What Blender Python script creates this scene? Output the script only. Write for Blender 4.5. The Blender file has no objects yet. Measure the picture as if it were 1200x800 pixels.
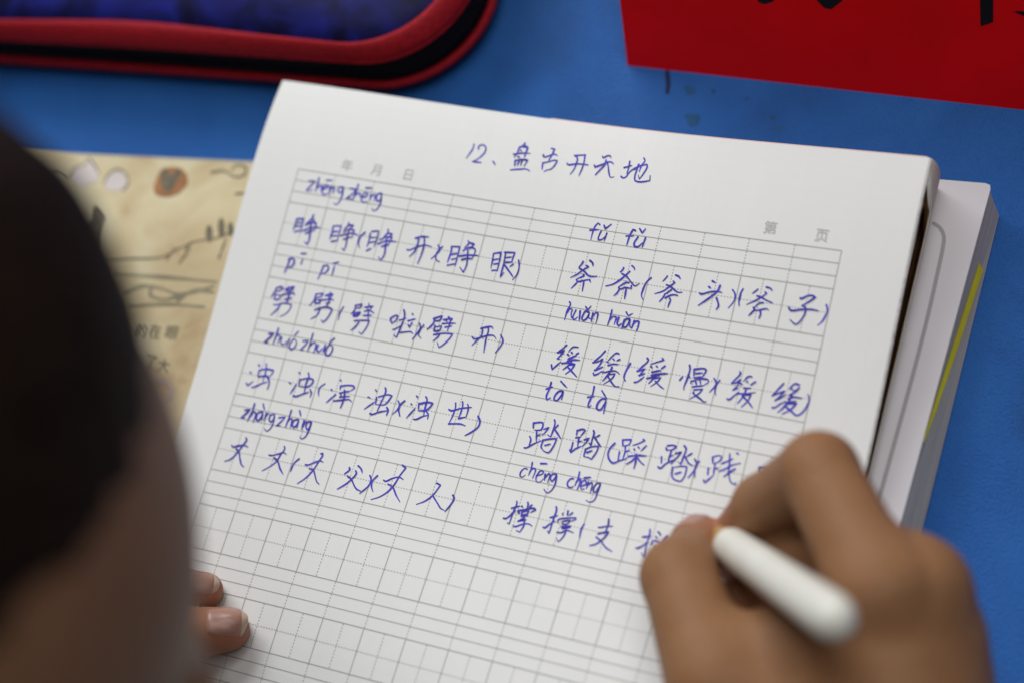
import bpy, bmesh, math, random
import numpy as np
from mathutils import Vector, Matrix

# ---------------------------------------------------------------- set-up
# All sizes below are in centimetres; K turns them into scene units (1 unit = 10 cm).
K = 0.1
SC = bpy.context.scene
COL = SC.collection
R = math.radians
random.seed(7)
RNG = np.random.default_rng(11)

# camera: a 60 mm lens held over the child's right shoulder, wide open
cam_d = bpy.data.cameras.new('camera')
cam = bpy.data.objects.new('camera', cam_d)
COL.objects.link(cam)
SC.camera = cam
cam_d.sensor_width = 36.0
cam_d.lens = 60.0
cam_d.clip_start = 0.05
cam_d.clip_end = 2000.0
cam.matrix_world = Matrix([[0.919241, -0.171575, 0.354341, 2.353036], [0.273947, 0.925169, -0.262706, -1.555918], [-0.282752, 0.338561, 0.897456, 4.248241], [0, 0, 0, 1]])
cam_d.dof.use_dof = True
cam_d.dof.focus_distance = 44.6 * K
cam_d.dof.aperture_fstop = 0.45
cam_d.dof.aperture_blades = 0

# room light: dim surroundings, a large window on the far left, soft ceiling lamps
w = bpy.data.worlds.new('World')
SC.world = w
w.use_nodes = True
w.node_tree.nodes['Background'].inputs[0].default_value = (1.0, 0.93, 0.86, 1)
w.node_tree.nodes['Background'].inputs[1].default_value = 0.06


def area(name, loc, aim, sx, sy, power, col):
    d = bpy.data.lights.new(name, 'AREA')
    d.shape = 'RECTANGLE'
    d.size, d.size_y = sx * K, sy * K
    d.energy = power
    d.color = col
    o = bpy.data.objects.new(name, d)
    COL.objects.link(o)
    o.location = Vector(loc) * K
    v = Vector(aim) - Vector(loc)
    o.rotation_euler = v.to_track_quat('-Z', 'Y').to_euler()
    return o


area('window_light', (-75, 100, 90), (4, 0, 0), 110, 80, 1900, (0.97, 0.985, 1.0))
area('ceiling_light', (34, 26, 170), (8, 0, 0), 150, 70, 1500, (1.0, 0.992, 0.975))

SC.view_settings.view_transform = 'Standard'
SC.view_settings.look = 'None'
SC.view_settings.exposure = 0.0
SC.view_settings.gamma = 1.0

# ---------------------------------------------------------------- materials


def srgb(r, g, b):
    f = lambda c: c / 12.92 if c <= 0.04045 else ((c + 0.055) / 1.055) ** 2.4
    return (f(r / 255), f(g / 255), f(b / 255), 1)


def mat(name, col, rough=0.6, spec=0.4, noise=0.0, nscale=20.0, bump=0.0, bscale=200.0, sss=0.0,
        col2=None, detail=4.0, coat=0.0, sheen=0.0, stretch=None):
    m = bpy.data.materials.new(name)
    m.use_nodes = True
    nt = m.node_tree
    p = nt.nodes['Principled BSDF']
    p.inputs['Base Color'].default_value = (*col[:3], 1)
    p.inputs['Roughness'].default_value = rough
    p.inputs['Specular IOR Level'].default_value = spec
    p.inputs['Coat Weight'].default_value = coat
    p.inputs['Sheen Weight'].default_value = sheen
    tc = nt.nodes.new('ShaderNodeTexCoord')
    src = tc.outputs['Object']
    if stretch:
        mp = nt.nodes.new('ShaderNodeMapping')
        mp.inputs['Scale'].default_value = stretch
        nt.links.new(src, mp.inputs[0])
        src = mp.outputs[0]
    if noise or col2:
        n = nt.nodes.new('ShaderNodeTexNoise')
        n.inputs['Scale'].default_value = nscale
        n.inputs['Detail'].default_value = detail
        nt.links.new(src, n.inputs['Vector'])
        mx = nt.nodes.new('ShaderNodeMix')
        mx.data_type = 'RGBA'
        a = col if col2 else tuple(c * (1 - noise) for c in col[:3])
        b = col2 if col2 else tuple(min(1, c * (1 + noise)) for c in col[:3])
        mx.inputs[6].default_value = (*a[:3], 1)
        mx.inputs[7].default_value = (*b[:3], 1)
        rp = nt.nodes.new('ShaderNodeMapRange')
        rp.inputs[1].default_value = 0.3
        rp.inputs[2].default_value = 0.7
        nt.links.new(n.outputs['Fac'], rp.inputs[0])
        nt.links.new(rp.outputs[0], mx.inputs[0])
        nt.links.new(mx.outputs[2], p.inputs['Base Color'])
    if bump:
        n2 = nt.nodes.new('ShaderNodeTexNoise')
        n2.inputs['Scale'].default_value = bscale
        n2.inputs['Detail'].default_value = 3
        nt.links.new(src, n2.inputs['Vector'])
        b = nt.nodes.new('ShaderNodeBump')
        b.inputs['Strength'].default_value = bump
        b.inputs['Distance'].default_value = 0.01
        nt.links.new(n2.outputs['Fac'], b.inputs['Height'])
        nt.links.new(b.outputs[0], p.inputs['Normal'])
    if sss:
        p.inputs['Subsurface Weight'].default_value = sss
        p.inputs['Subsurface Radius'].default_value = (1.0, 0.35, 0.2)
        p.inputs['Subsurface Scale'].default_value = 0.02
    return m


M = {}
M['paper'] = mat('paper', (0.80, 0.807, 0.80), 0.75, 0.2, noise=0.012, nscale=7, bump=0.10, bscale=40, stretch=(1.0, 0.12, 1.0))
M['paper_edge'] = mat('paper_edge', (0.62, 0.61, 0.59), 0.8, 0.2, noise=0.2, nscale=30, stretch=(0.2, 0.2, 12))
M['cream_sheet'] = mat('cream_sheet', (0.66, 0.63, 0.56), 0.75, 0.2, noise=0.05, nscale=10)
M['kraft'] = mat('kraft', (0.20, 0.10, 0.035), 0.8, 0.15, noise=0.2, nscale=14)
M['shaded_kraft'] = mat('shaded_kraft', (0.075, 0.035, 0.012), 0.85, 0.1, noise=0.3, nscale=14)  # kraft brown with the shade of the fold gap put into its colour
M['pink_cover'] = mat('pink_cover', (0.70, 0.52, 0.48), 0.6, 0.3, noise=0.08, nscale=9)
M['grid_print'] = mat('grid_print', (0.39, 0.395, 0.385), 0.8, 0.15)
M['light_print'] = mat('light_print', (0.52, 0.52, 0.51), 0.8, 0.15)
M['ink'] = mat('ink', (0.050, 0.042, 0.45), 0.5, 0.25, noise=0.3, nscale=25)
M['lilac_page'] = mat('lilac_page', (0.64, 0.62, 0.66), 0.55, 0.35, noise=0.03, nscale=3)
M['grey_line'] = mat('grey_line', (0.36, 0.35, 0.37), 0.7, 0.2)
M['block_edge'] = mat('block_edge', (0.48, 0.48, 0.47), 0.8, 0.2, noise=0.22, nscale=25, stretch=(0.15, 0.15, 14))
M['yellow'] = mat('yellow', (0.93, 0.86, 0.012), 0.55, 0.3, noise=0.06, nscale=20)
M['desk_blue'] = None
M['red_card'] = mat('red_card', (0.95, 0.003, 0.006), 0.5, 0.15, noise=0.10, nscale=4, bump=0.03, bscale=80)
M['black_print'] = mat('black_print', (0.006, 0.006, 0.008), 0.5, 0.3)
M['red_band'] = mat('red_band', (0.34, 0.005, 0.014), 0.7, 0.25, noise=0.22, nscale=60, bump=0.5, bscale=150, sheen=0.0)
M['black_tape'] = mat('black_tape', (0.006, 0.006, 0.010), 0.8, 0.2, noise=0.3, nscale=90)
M['case_fabric'] = mat('case_fabric', (0.010, 0.010, 0.045), 0.7, 0.3, noise=0.3, nscale=50, bump=0.3, bscale=130)
M['pen_white'] = mat('pen_white', (0.77, 0.765, 0.69), 0.38, 0.4, noise=0.05, nscale=9)
M['pen_gold'] = mat('pen_gold', (0.42, 0.24, 0.055), 0.30, 0.5)
M['steel'] = mat('steel', (0.45, 0.45, 0.46), 0.3, 0.5)
M['steel'].node_tree.nodes['Principled BSDF'].inputs['Metallic'].default_value = 1.0
M['nail'] = mat('nail', (0.38, 0.20, 0.155), 0.32, 0.5, noise=0.08, nscale=20)
M['nail_edge'] = mat('nail_edge', (0.50, 0.37, 0.28), 0.4, 0.4)
M['hair'] = mat('hair', (0.020, 0.011, 0.0065), 0.7, 0.06, noise=0.5, nscale=12, bump=0.6, bscale=30, stretch=(9, 1.2, 1.2))
M['shirt'] = mat('shirt', (0.045, 0.055, 0.10), 0.85, 0.2, noise=0.15, nscale=30, bump=0.2, bscale=90)
M['eye_white'] = mat('eye_white', (0.70, 0.68, 0.66), 0.2, 0.5)
M['iris'] = mat('iris', (0.02, 0.011, 0.007), 0.15, 0.5)
M['lips'] = mat('lips', (0.36, 0.13, 0.11), 0.5, 0.4)
M['cloud_white'] = mat('cloud_white', (0.66, 0.60, 0.58), 0.7, 0.2, noise=0.06, nscale=10)
M['brush_grey'] = mat('brush_grey', (0.16, 0.145, 0.105), 0.8, 0.15, noise=0.3, nscale=25)
M['text_grey'] = mat('text_grey', (0.15, 0.14, 0.10), 0.8, 0.15)
M['brush_faint'] = mat('brush_faint', (0.26, 0.235, 0.16), 0.8, 0.15, noise=0.2, nscale=12)
M['sun_orange'] = mat('sun_orange', (0.38, 0.19, 0.09), 0.8, 0.15, noise=0.25, nscale=14)
M['wash_red'] = mat('wash_red', (0.50, 0.37, 0.23), 0.8, 0.15, noise=0.1, nscale=14)
M['purple_ring'] = mat('purple_ring', (0.36, 0.32, 0.38), 0.8, 0.15)
M['desk_ink'] = mat('desk_ink', (0.010, 0.016, 0.06), 0.7, 0.2)
M['smudge'] = mat('smudge', (0.018, 0.085, 0.22), 0.7, 0.2, noise=0.2, nscale=20)


def ramp_material(name, stops, scale, rough, detail=6, dist=0.0, bump=0.0, bscale=50, spec=0.25):
    m = bpy.data.materials.new(name)
    m.use_nodes = True
    nt = m.node_tree
    p = nt.nodes['Principled BSDF']
    p.inputs['Roughness'].default_value = rough
    p.inputs['Specular IOR Level'].default_value = spec
    tc = nt.nodes.new('ShaderNodeTexCoord')
    n = nt.nodes.new('ShaderNodeTexNoise')
    n.inputs['Scale'].default_value = scale
    n.inputs['Detail'].default_value = detail
    n.inputs['Distortion'].default_value = dist
    nt.links.new(tc.outputs['Object'], n.inputs['Vector'])
    cr = nt.nodes.new('ShaderNodeValToRGB')
    el = cr.color_ramp.elements
    el[0].position, el[0].color = stops[0][0], (*stops[0][1], 1)
    el[1].position, el[1].color = stops[-1][0], (*stops[-1][1], 1)
    for pos, c in stops[1:-1]:
        e = el.new(pos)
        e.color = (*c, 1)
    nt.links.new(n.outputs['Fac'], cr.inputs[0])
    nt.links.new(cr.outputs[0], p.inputs['Base Color'])
    if bump:
        v = nt.nodes.new('ShaderNodeTexNoise')
        v.inputs['Scale'].default_value = bscale
        v.inputs['Detail'].default_value = 2
        nt.links.new(tc.outputs['Object'], v.inputs['Vector'])
        b = nt.nodes.new('ShaderNodeBump')
        b.inputs['Strength'].default_value = bump
        b.inputs['Distance'].default_value = 0.012
        nt.links.new(v.outputs['Fac'], b.inputs['Height'])
        nt.links.new(b.outputs[0], p.inputs['Normal'])
    return m


M['parchment'] = ramp_material('parchment', [(0.30, (0.34, 0.20, 0.10)), (0.44, (0.51, 0.41, 0.24)),
                                             (0.58, (0.58, 0.51, 0.33)), (0.75, (0.63, 0.57, 0.41))], 4.2, 0.7, 6, 0.4)
M['desk_blue'] = ramp_material('desk_blue', [(0.30, (0.012, 0.080, 0.28)), (0.5, (0.016, 0.114, 0.41)),
                                             (0.70, (0.022, 0.138, 0.47))], 2.2, 0.55, 9, 0.3, bump=0.55, bscale=150, spec=0.22)
M['case_vinyl'] = ramp_material('case_vinyl', [(0.38, (0.005, 0.005, 0.035)), (0.58, (0.010, 0.012, 0.13)),
                                               (0.72, (0.015, 0.02, 0.26))], 5.0, 0.5, 4, 1.2, spec=0.15)


def skin_material():
    m = mat('skin', (0.28, 0.14, 0.08), 0.55, 0.18, sss=0.12, bump=0.25, bscale=55)
    nt = m.node_tree
    p = nt.nodes['Principled BSDF']
    tc = nt.nodes.new('ShaderNodeTexCoord')
    n = nt.nodes.new('ShaderNodeTexNoise')
    n.inputs['Scale'].default_value = 9
    n.inputs['Detail'].default_value = 5
    nt.links.new(tc.outputs['Object'], n.inputs['Vector'])
    mx = nt.nodes.new('ShaderNodeMix')
    mx.data_type = 'RGBA'
    mx.inputs[6].default_value = (0.240, 0.115, 0.053, 1)
    mx.inputs[7].default_value = (0.315, 0.162, 0.080, 1)
    nt.links.new(n.outputs['Fac'], mx.inputs[0])
    at = nt.nodes.new('ShaderNodeAttribute')
    at.attribute_name = 'flush'
    m2 = nt.nodes.new('ShaderNodeMix')
    m2.data_type = 'RGBA'
    m2.inputs[7].default_value = (0.37, 0.150, 0.090, 1)
    nt.links.new(at.outputs['Fac'], m2.inputs[0])
    nt.links.new(mx.outputs[2], m2.inputs[6])
    nt.links.new(m2.outputs[2], p.inputs['Base Color'])
    return m


M['skin'] = skin_material()

# ---------------------------------------------------------------- builders


def link(name, verts, faces, material, parent=None, smooth=False, loc=None):
    """one mesh object; verts in cm, world positions (the parent's place is taken off)"""
    me = bpy.data.meshes.new(name)
    off = Vector(parent['_at']) if parent is not None else Vector(loc or (0, 0, 0))
    me.from_pydata([((v[0] - off[0]) * K, (v[1] - off[1]) * K, (v[2] - off[2]) * K) for v in verts], [], faces)
    me.update()
    if smooth:
        me.polygons.foreach_set('use_smooth', [True] * len(me.polygons))
    me.materials.append(material)
    o = bpy.data.objects.new(name, me)
    COL.objects.link(o)
    if parent is not None:
        o.parent = parent
    else:
        o.location = off * K
    o['_at'] = tuple(off)
    return o


def thing(name, label, cat, loc):
    o = bpy.data.objects.new(name, None)
    COL.objects.link(o)
    o.empty_display_size = 0.1
    o.location = Vector(loc) * K
    o['label'], o['category'] = label, cat
    o['_at'] = tuple(loc)
    return o


def prism(poly, z0, z1):
    """closed slab over a polygon; z0/z1 numbers or functions of (x, y)"""
    f0 = z0 if callable(z0) else (lambda x, y: z0)
    f1 = z1 if callable(z1) else (lambda x, y: z1)
    n = len(poly)
    v = [(x, y, f0(x, y)) for x, y in poly] + [(x, y, f1(x, y)) for x, y in poly]
    f = [tuple(range(n))[::-1], tuple(range(n, 2 * n))]
    f += [(i, (i + 1) % n, n + (i + 1) % n, n + i) for i in range(n)]
    return v, f


def slab_grid(x0, x1, y0, y1, nx, ny, top, bottom):
    """closed slab whose upper and lower faces follow two height functions"""
    xs, ys = np.linspace(x0, x1, nx), np.linspace(y0, y1, ny)
    v, f = [], []
    for fn in (top, bottom):
        for y in ys:
            for x in xs:
                v.append((x, y, fn(x, y)))
    N = nx * ny
    for j in range(ny - 1):
        for i in range(nx - 1):
            a = j * nx + i
            f.append((a, a + 1, a + nx + 1, a + nx))
            f.append((N + a, N + a + nx, N + a + nx + 1, N + a + 1))
    rim = [i for i in range(nx)] + [j * nx + nx - 1 for j in range(1, ny)] + \
          [(ny - 1) * nx + i for i in range(nx - 2, -1, -1)] + [j * nx for j in range(ny - 2, 0, -1)]
    for a, b in zip(rim, rim[1:] + rim[:1]):
        f.append((a, N + a, N + b, b))
    return v, f


class Mesh:
    def __init__(self):
        self.v, self.f = [], []

    def add(self, v, f):
        k = len(self.v)
        self.v += [tuple(p) for p in v]
        self.f += [tuple(i + k for i in q) for q in f]


def smooth_path(pts, step=0.035):
    """Catmull-Rom through gentle bends, straight runs into sharp ones"""
    P = [np.array(p, float) for p in pts]
    if len(P) < 3:
        segs = P
        out = []
        a, b = P[0], P[-1]
        n = max(2, int(np.linalg.norm(b - a) / step))
        return [a + (b - a) * t for t in np.linspace(0, 1, n + 1)]
    T = []
    for i in range(len(P)):
        if i == 0:
            T.append((P[1] - P[0], P[1] - P[0]))
        elif i == len(P) - 1:
            T.append((P[-1] - P[-2], P[-1] - P[-2]))
        else:
            a, b = P[i] - P[i - 1], P[i + 1] - P[i]
            la, lb = np.linalg.norm(a) + 1e-9, np.linalg.norm(b) + 1e-9
            c = float(a @ b) / (la * lb)
            if c > 0.15:
                t = (a / la + b / lb) / 2
                T.append((t * la, t * lb))
            else:
                T.append((a * 0.9, b * 0.9))
    out = [P[0]]
    for i in range(len(P) - 1):
        n = max(2, int(np.linalg.norm(P[i + 1] - P[i]) / step))
        m0, m1 = T[i][1], T[i + 1][0]
        for s in np.linspace(0, 1, n + 1)[1:]:
            h00, h10 = 2 * s ** 3 - 3 * s ** 2 + 1, s ** 3 - 2 * s ** 2 + s
            h01, h11 = -2 * s ** 3 + 3 * s ** 2, s ** 3 - s ** 2
            out.append(h00 * P[i] + h10 * m0 + h01 * P[i + 1] + h11 * m1)
    return out


def ribbon(M_, pts, width, zfun, lift, taper=0.6, jitter=0.0):
    """a flat inked line lying on a surface, with rounded ends"""
    P = [np.array(p, float) for p in pts]
    n = len(P)
    if n < 2:
        return
    L, Rr = [], []
    ph = random.random() * 6
    for i in range(n):
        d = P[min(i + 1, n - 1)] - P[max(i - 1, 0)]
        l = np.linalg.norm(d)
        d = d / l if l > 1e-9 else np.array([1., 0.])
        nn = np.array([-d[1], d[0]])
        t = i / (n - 1)
        wd = width * (1 - (1 - taper) * max(0, (t - 0.55) / 0.45) ** 1.5) * (1 + jitter * math.sin(ph + t * 9))
        L.append(P[i] + nn * wd / 2)
        Rr.append(P[i] - nn * wd / 2)
    d0 = P[1] - P[0]
    d0 /= np.linalg.norm(d0) + 1e-9
    d1 = P[-1] - P[-2]
    d1 /= np.linalg.norm(d1) + 1e-9
    w0, w1 = np.linalg.norm(L[0] - Rr[0]) / 2, np.linalg.norm(L[-1] - Rr[-1]) / 2
    cap0 = [P[0] - d0 * w0 * math.sin(a) + (L[0] - P[0]) * math.cos(a) for a in (R(45), R(90), R(135))]
    cap1 = [P[-1] + d1 * w1 * math.sin(a) + (Rr[-1] - P[-1]) * math.cos(a) for a in (R(45), R(90), R(135))]
    V = L + Rr + cap0 + cap1
    F = [(i, n + i, n + i + 1, i + 1) for i in range(n - 1)]
    c = 2 * n
    F.append((0, c, c + 1, c + 2, n))
    F.append((2 * n - 1, c + 3, c + 4, c + 5, n - 1))
    M_.add([(p[0], p[1], zfun(p[0], p[1]) + lift) for p in V], F)


def tube(path, rad, n=10, closed=False, ell=None):
    """swept round section; ell = (vertical, sideways) factors"""
    P = [Vector(p) for p in path]
    m = len(P)
    v, f = [], []
    for i in range(m):
        a = P[(i - 1) % m] if closed or i > 0 else P[i]
        b = P[(i + 1) % m] if closed or i < m - 1 else P[i]
        d = (b - a).normalized()
        s = d.cross(Vector((0, 0, 1)))
        s = s.normalized() if s.length > 1e-6 else Vector((1, 0, 0))
        u = s.cross(d).normalized()
        r = rad[i] if isinstance(rad, (list, tuple)) else rad
        for k in range(n):
            t = 2 * math.pi * k / n
            c, q = math.cos(t), math.sin(t)
            if ell:
                v.append(P[i] + s * (r * c * ell[1]) + u * (r * q * ell[0]))
            else:
                v.append(P[i] + s * (r * c) + u * (r * q))
    for i in range(m if closed else m - 1):
        j = (i + 1) % m
        for k in range(n):
            f.append((i * n + k, j * n + k, j * n + (k + 1) % n, i * n + (k + 1) % n))
    if not closed:
        f.append(tuple(range(n)))
        f.append(tuple(range((m - 1) * n, m * n))[::-1])
    return v, f


def lathe(a, b, prof, n=40):
    """turned shape along the line a-b; prof = [(distance from a, radius)]"""
    a, b = Vector(a), Vector(b)
    d = (b - a).normalized()
    s = d.orthogonal().normalized()
    u = d.cross(s)
    v, f = [], []
    for t, r in prof:
        for k in range(n):
            th = 2 * math.pi * k / n
            v.append(a + d * t + (s * math.cos(th) + u * math.sin(th)) * r)
    m = len(prof)
    for i in range(m - 1):
        for k in range(n):
            f.append((i * n + k, i * n + (k + 1) % n, (i + 1) * n + (k + 1) % n, (i + 1) * n + k))
    f.append(tuple(range(n))[::-1])
    f.append(tuple(range((m - 1) * n, m * n)))
    return v, f


def text_mesh(M_, s, size, place):
    """flat printed characters; place maps a glyph point (u right, v up, in cm) to the world"""
    c = bpy.data.curves.new('glyphs', 'FONT')
    c.body = s
    c.size = size
    c.align_x = 'CENTER'
    o = bpy.data.objects.new('glyphs', c)
    COL.objects.link(o)
    bpy.context.view_layer.update()
    me = o.to_mesh()
    M_.add([place(q.co.x, q.co.y) for q in me.vertices], [tuple(p.vertices) for p in me.polygons])
    o.to_mesh_clear()
    bpy.data.objects.remove(o)
    bpy.data.curves.remove(c)


# ---------------------------------------------------------------- desk (the surface everything lies on)
v, f = slab_grid(-55, 75, -25.4, 60, 2, 2, lambda x, y: 0.0, lambda x, y: -2.5)
desk = link('desk', v, f, M['desk_blue'])
desk['kind'] = 'structure'
desk['label'] = 'blue leather-grained desk top under the books, card and pencil case'
desk['category'] = 'desk'
mk = Mesh()
ribbon(mk, smooth_path([(8.98, 5.63), (9.11, 5.26), (9.16, 4.97)]), 0.13, lambda x, y: 0, 0.006, 0.9)
link('ink_mark', mk.v, mk.f, M['desk_ink'], desk)
mk = Mesh()
for (x, y, r) in [(9.8, 5.14, 0.22), (11.46, 5.09, 0.09), (10.47, 5.2, 0.1), (12.55, 4.33, 0.14), (12.31, 4.62, 0.1), (10.1, 4.25, 0.3)]:
    pol = [(x + r * (0.8 + 0.18 * math.sin(2 * a + x) + 0.12 * math.sin(5 * a)) * math.cos(a),
            y + 0.8 * r * (0.8 + 0.2 * math.cos(3 * a + y)) * math.sin(a)) for a in [2 * math.pi * k / 20 for k in range(20)]]
    mk.add([(p[0], p[1], 0.005) for p in pol], [tuple(range(20))])
link('smudge', mk.v, mk.f, M['smudge'], desk)

# ---------------------------------------------------------------- open textbook
TB = thing('textbook', 'open textbook under the exercise book, parchment picture page left, plain pale page right', 'textbook', (2, -10, 0))
RT = 1.2          # height of the right-hand pages


def left_z(x, y):
    return 0.72 + 0.16 * math.exp(-((x + 3.0) / 6.0) ** 2)


rp = [(0.6, 1.9), (17.4, 2.92), (18.50, 2.985), (18.62, 2.95), (18.65, 2.83), (18.29, -5.97), (17.55, -23.6), (-0.4, -23.6)]
v, f = prism(rp, RT - 0.02, RT)
right_page = link('right_page', v, f, M['lilac_page'], TB)
rb = [(0.6, 1.85), (17.4, 2.55), (18.78, 2.72), (18.88, 2.62), (18.70, -5.71), (18.0, -23.7), (-0.4, -23.7)]
rt = [(0.6, 1.88), (17.4, 2.90), (18.50, 2.965), (18.63, 2.82), (18.27, -5.97), (17.53, -23.58), (-0.4, -23.58)]
n = len(rb)
V = [(x, y, 0.09) for x, y in rb] + [(x, y, RT - 0.025) for x, y in rt]
F = [tuple(range(n))[::-1], tuple(range(n, 2 * n))] + [(i, (i + 1) % n, n + (i + 1) % n, n + i) for i in range(n)]
link('page_block', V, F, M['block_edge'], TB)
# bleed tab printed on the edges of the pages
a0, a1 = np.array([18.63, 2.82, RT - 0.025]), np.array([18.27, -5.97, RT - 0.025])
b0, b1 = np.array([18.88, 2.62, 0.09]), np.array([18.70, -5.71, 0.09])


def side(s, t):
    q = (a0 + (a1 - a0) * s) * (1 - t) + (b0 + (b1 - b0) * s) * t
    return q + np.array([0.012, 0, 0.006])


V, F = [], []
tab = [(0.20, 0.48, 0.82), (0.30, 0.40, 0.71), (0.42, 0.30, 0.58), (0.55, 0.19, 0.42), (0.68, 0.09, 0.26), (0.78, 0.03, 0.10)]
for s, t0, t1 in tab:
    V += [side(s, t0), side(s, t1)]
F = [(2 * i, 2 * i + 1, 2 * i + 3, 2 * i + 2) for i in range(len(tab) - 1)]
link('colour_tab', V, F, M['yellow'], TB)
fr = Mesh()
ribbon(fr, smooth_path([(17.45, 1.68), (17.62, 1.59), (17.77, 1.37), (17.81, 1.05), (17.82, 0.48), (17.82, -1.05), (17.66, -5.54), (17.62, -6.53)], 0.1), 0.10, lambda x, y: RT, 0.006, 1.0)
link('frame_line', fr.v, fr.f, M['grey_line'], right_page)

lp = [(-17.9, -0.83), (-2.94, 0.54), (0.1, 0.80), (-0.5, -23.9), (-18.6, -24.6)]


def leftpage(pts, nx, ny, top, bot):
    (xa, ya), (xb, yb), (xc, yc), (xd, yd) = (-18.2, -0.86), (0.2, 0.83), (-0.5, -23.9), (-18.9, -24.6)
    v = []
    for fn in (top, bot):
        for j in range(ny):
            for i in range(nx):
                s, t = i / (nx - 1), j / (ny - 1)
                x = (xa + (xb - xa) * s) * (1 - t) + (xd + (xc - xd) * s) * t
                y = (ya + (yb - ya) * s) * (1 - t) + (yd + (yc - yd) * s) * t
                v.append((x, y, fn(x, y)))
    _, f = slab_grid(0, 1, 0, 1, nx, ny, lambda x, y: 0, lambda x, y: 0)
    f = [q[::-1] for q in f]
    return v, f


v, f = leftpage(lp, 24, 8, left_z, lambda x, y: left_z(x, y) - 0.02)
left_page = link('left_page', v, f, M['parchment'], TB, True)
v, f = leftpage(lp, 24, 8, lambda x, y: left_z(x, y) - 0.03, lambda x, y: 0.09)
link('page_block', v, f, M['block_edge'], TB)
v, f = prism([(-19.3, -25.0), (17.4, -24.0), (18.55, 2.05), (18.3, 2.3), (0.4, 1.3), (-18.5, -0.75)], 0.004, 0.085)
link('cover', v, f, M['block_edge'], TB)
lz = lambda x, y: left_z(x, y)


def flat_poly(name, polys, material, lift):
    m_ = Mesh()
    for pol in polys:
        m_.add([(x, y, lz(x, y) + lift) for x, y in pol], [tuple(range(len(pol)))])
    return link(name, m_.v, m_.f, material, left_page)


ILL = {'wash': [((-2.83, -3.0), 0.55), ((-5.65, -2.9), 0.3), ((-4.2, -1.74), 0.5), ((-3.39, -0.09), 0.4), ((-4.95, -2.36), 0.3)], 'sun': (-4.99, -0.44), 'clouds': [[(-8.59, -0.82), (-8.48, -0.52), (-8.18, -0.31), (-8.11, -0.07), (-7.86, -0.27), (-7.55, -0.51), (-7.55, -0.8), (-7.82, -0.96), (-8.21, -1.06)], [(-7.25, -0.85), (-7.19, -0.54), (-7.02, -0.34), (-6.7, -0.36), (-6.42, -0.68), (-6.51, -0.93), (-6.95, -1.02)]], 'dark': [[(-7.56, -2.52), (-7.28, -2.07), (-7.35, -1.69), (-7.27, -1.57), (-7.0, -1.72), (-6.77, -1.9), (-6.79, -2.18), (-6.76, -2.49), (-6.66, -2.86), (-7.17, -2.78)], [(-5.4, -0.17), (-5.25, -0.03), (-5.03, -0.23), (-4.86, 0.03), (-4.67, -0.1), (-4.78, -0.34), (-4.81, -0.64), (-4.96, -0.78), (-5.24, -0.6)], [(-2.96, -1.83), (-2.92, -1.97), (-2.93, -2.08), (-2.99, -2.11), (-3.07, -2.06), (-3.16, -1.94), (-3.21, -1.79), (-3.22, -1.66), (-3.19, -1.58), (-3.12, -1.59), (-3.03, -1.68)], [(-2.63, -1.58), (-2.58, -1.75), (-2.59, -1.88), (-2.64, -1.91), (-2.73, -1.85), (-2.82, -1.71), (-2.89, -1.53), (-2.91, -1.37), (-2.87, -1.29), (-2.8, -1.31), (-2.71, -1.41)], [(-2.34, -1.58), (-2.31, -1.71), (-2.32, -1.79), (-2.37, -1.82), (-2.43, -1.78), (-2.5, -1.68), (-2.54, -1.55), (-2.56, -1.44), (-2.53, -1.38), (-2.47, -1.39), (-2.4, -1.47)]], 'lines': [[(-6.33, -3.27), (-5.32, -3.03), (-4.33, -2.8), (-3.91, -2.48), (-3.42, -2.15), (-2.79, -1.94), (-2.3, -1.61)], [(-4.17, -2.86), (-4.01, -2.46)], [(-3.66, -2.48), (-3.57, -2.18)], [(-9.35, -0.84), (-9.1, -0.74), (-8.61, -0.89)], [(-3.72, 0.07), (-3.31, 0.18), (-2.91, 0.05), (-2.6, 0.16), (-2.64, 0.41), (-3.01, 0.44), (-3.06, 0.22)], [(-7.25, -0.85), (-7.2, -0.52), (-7.03, -0.32), (-6.69, -0.34), (-6.4, -0.68), (-6.5, -0.94)], [(-8.59, -0.82), (-8.49, -0.5), (-8.17, -0.29), (-8.12, -0.05), (-7.84, -0.26), (-7.54, -0.51)], [(-2.67, -0.48), (-2.39, -0.4)], [(-3.71, -2.91), (-3.51, -2.38)], [(-2.48, -2.53), (-2.47, -1.87)]], 'faint': [[(-5.81, -3.64), (-4.44, -3.45), (-2.3, -3.26)], [(-5.24, -4.16), (-4.65, -3.81), (-3.95, -3.77), (-3.4, -3.84), (-2.33, -3.41)], [(-4.32, -3.75), (-4.31, -4.0), (-3.83, -4.08), (-3.22, -3.85)], [(-3.32, -4.03), (-2.94, -3.64), (-2.27, -3.58)], [(-4.91, -4.52), (-3.78, -4.23), (-2.43, -4.07)]], 'ring': [(-3.19, -6.59), (-3.09, -6.52), (-2.96, -6.48), (-2.81, -6.49), (-2.68, -6.54), (-2.57, -6.62), (-2.51, -6.73), (-2.49, -6.84), (-2.53, -6.95), (-2.61, -7.04), (-2.73, -7.09), (-2.87, -7.11), (-3.01, -7.08), (-3.14, -7.01)], 'text': [('在', (-3.71, -5.09)), ('眼', (-3.15, -5.01)), ('的', (-4.2, -5.15)), ('大', (-3.06, -6.02)), ('了', (-3.53, -5.99))]}


def blob(c, r, n=20, wob=0.12, sx=1.0, sy=1.0):
    return [(c[0] + r * sx * (1 + wob * math.sin(3 * t + c[0]) + wob * random.uniform(-1, 1) * .5) * math.cos(t),
             c[1] + r * sy * (1 + wob * math.cos(2 * t + c[1])) * math.sin(t)) for t in [2 * math.pi * k / n for k in range(n)]]


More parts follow.
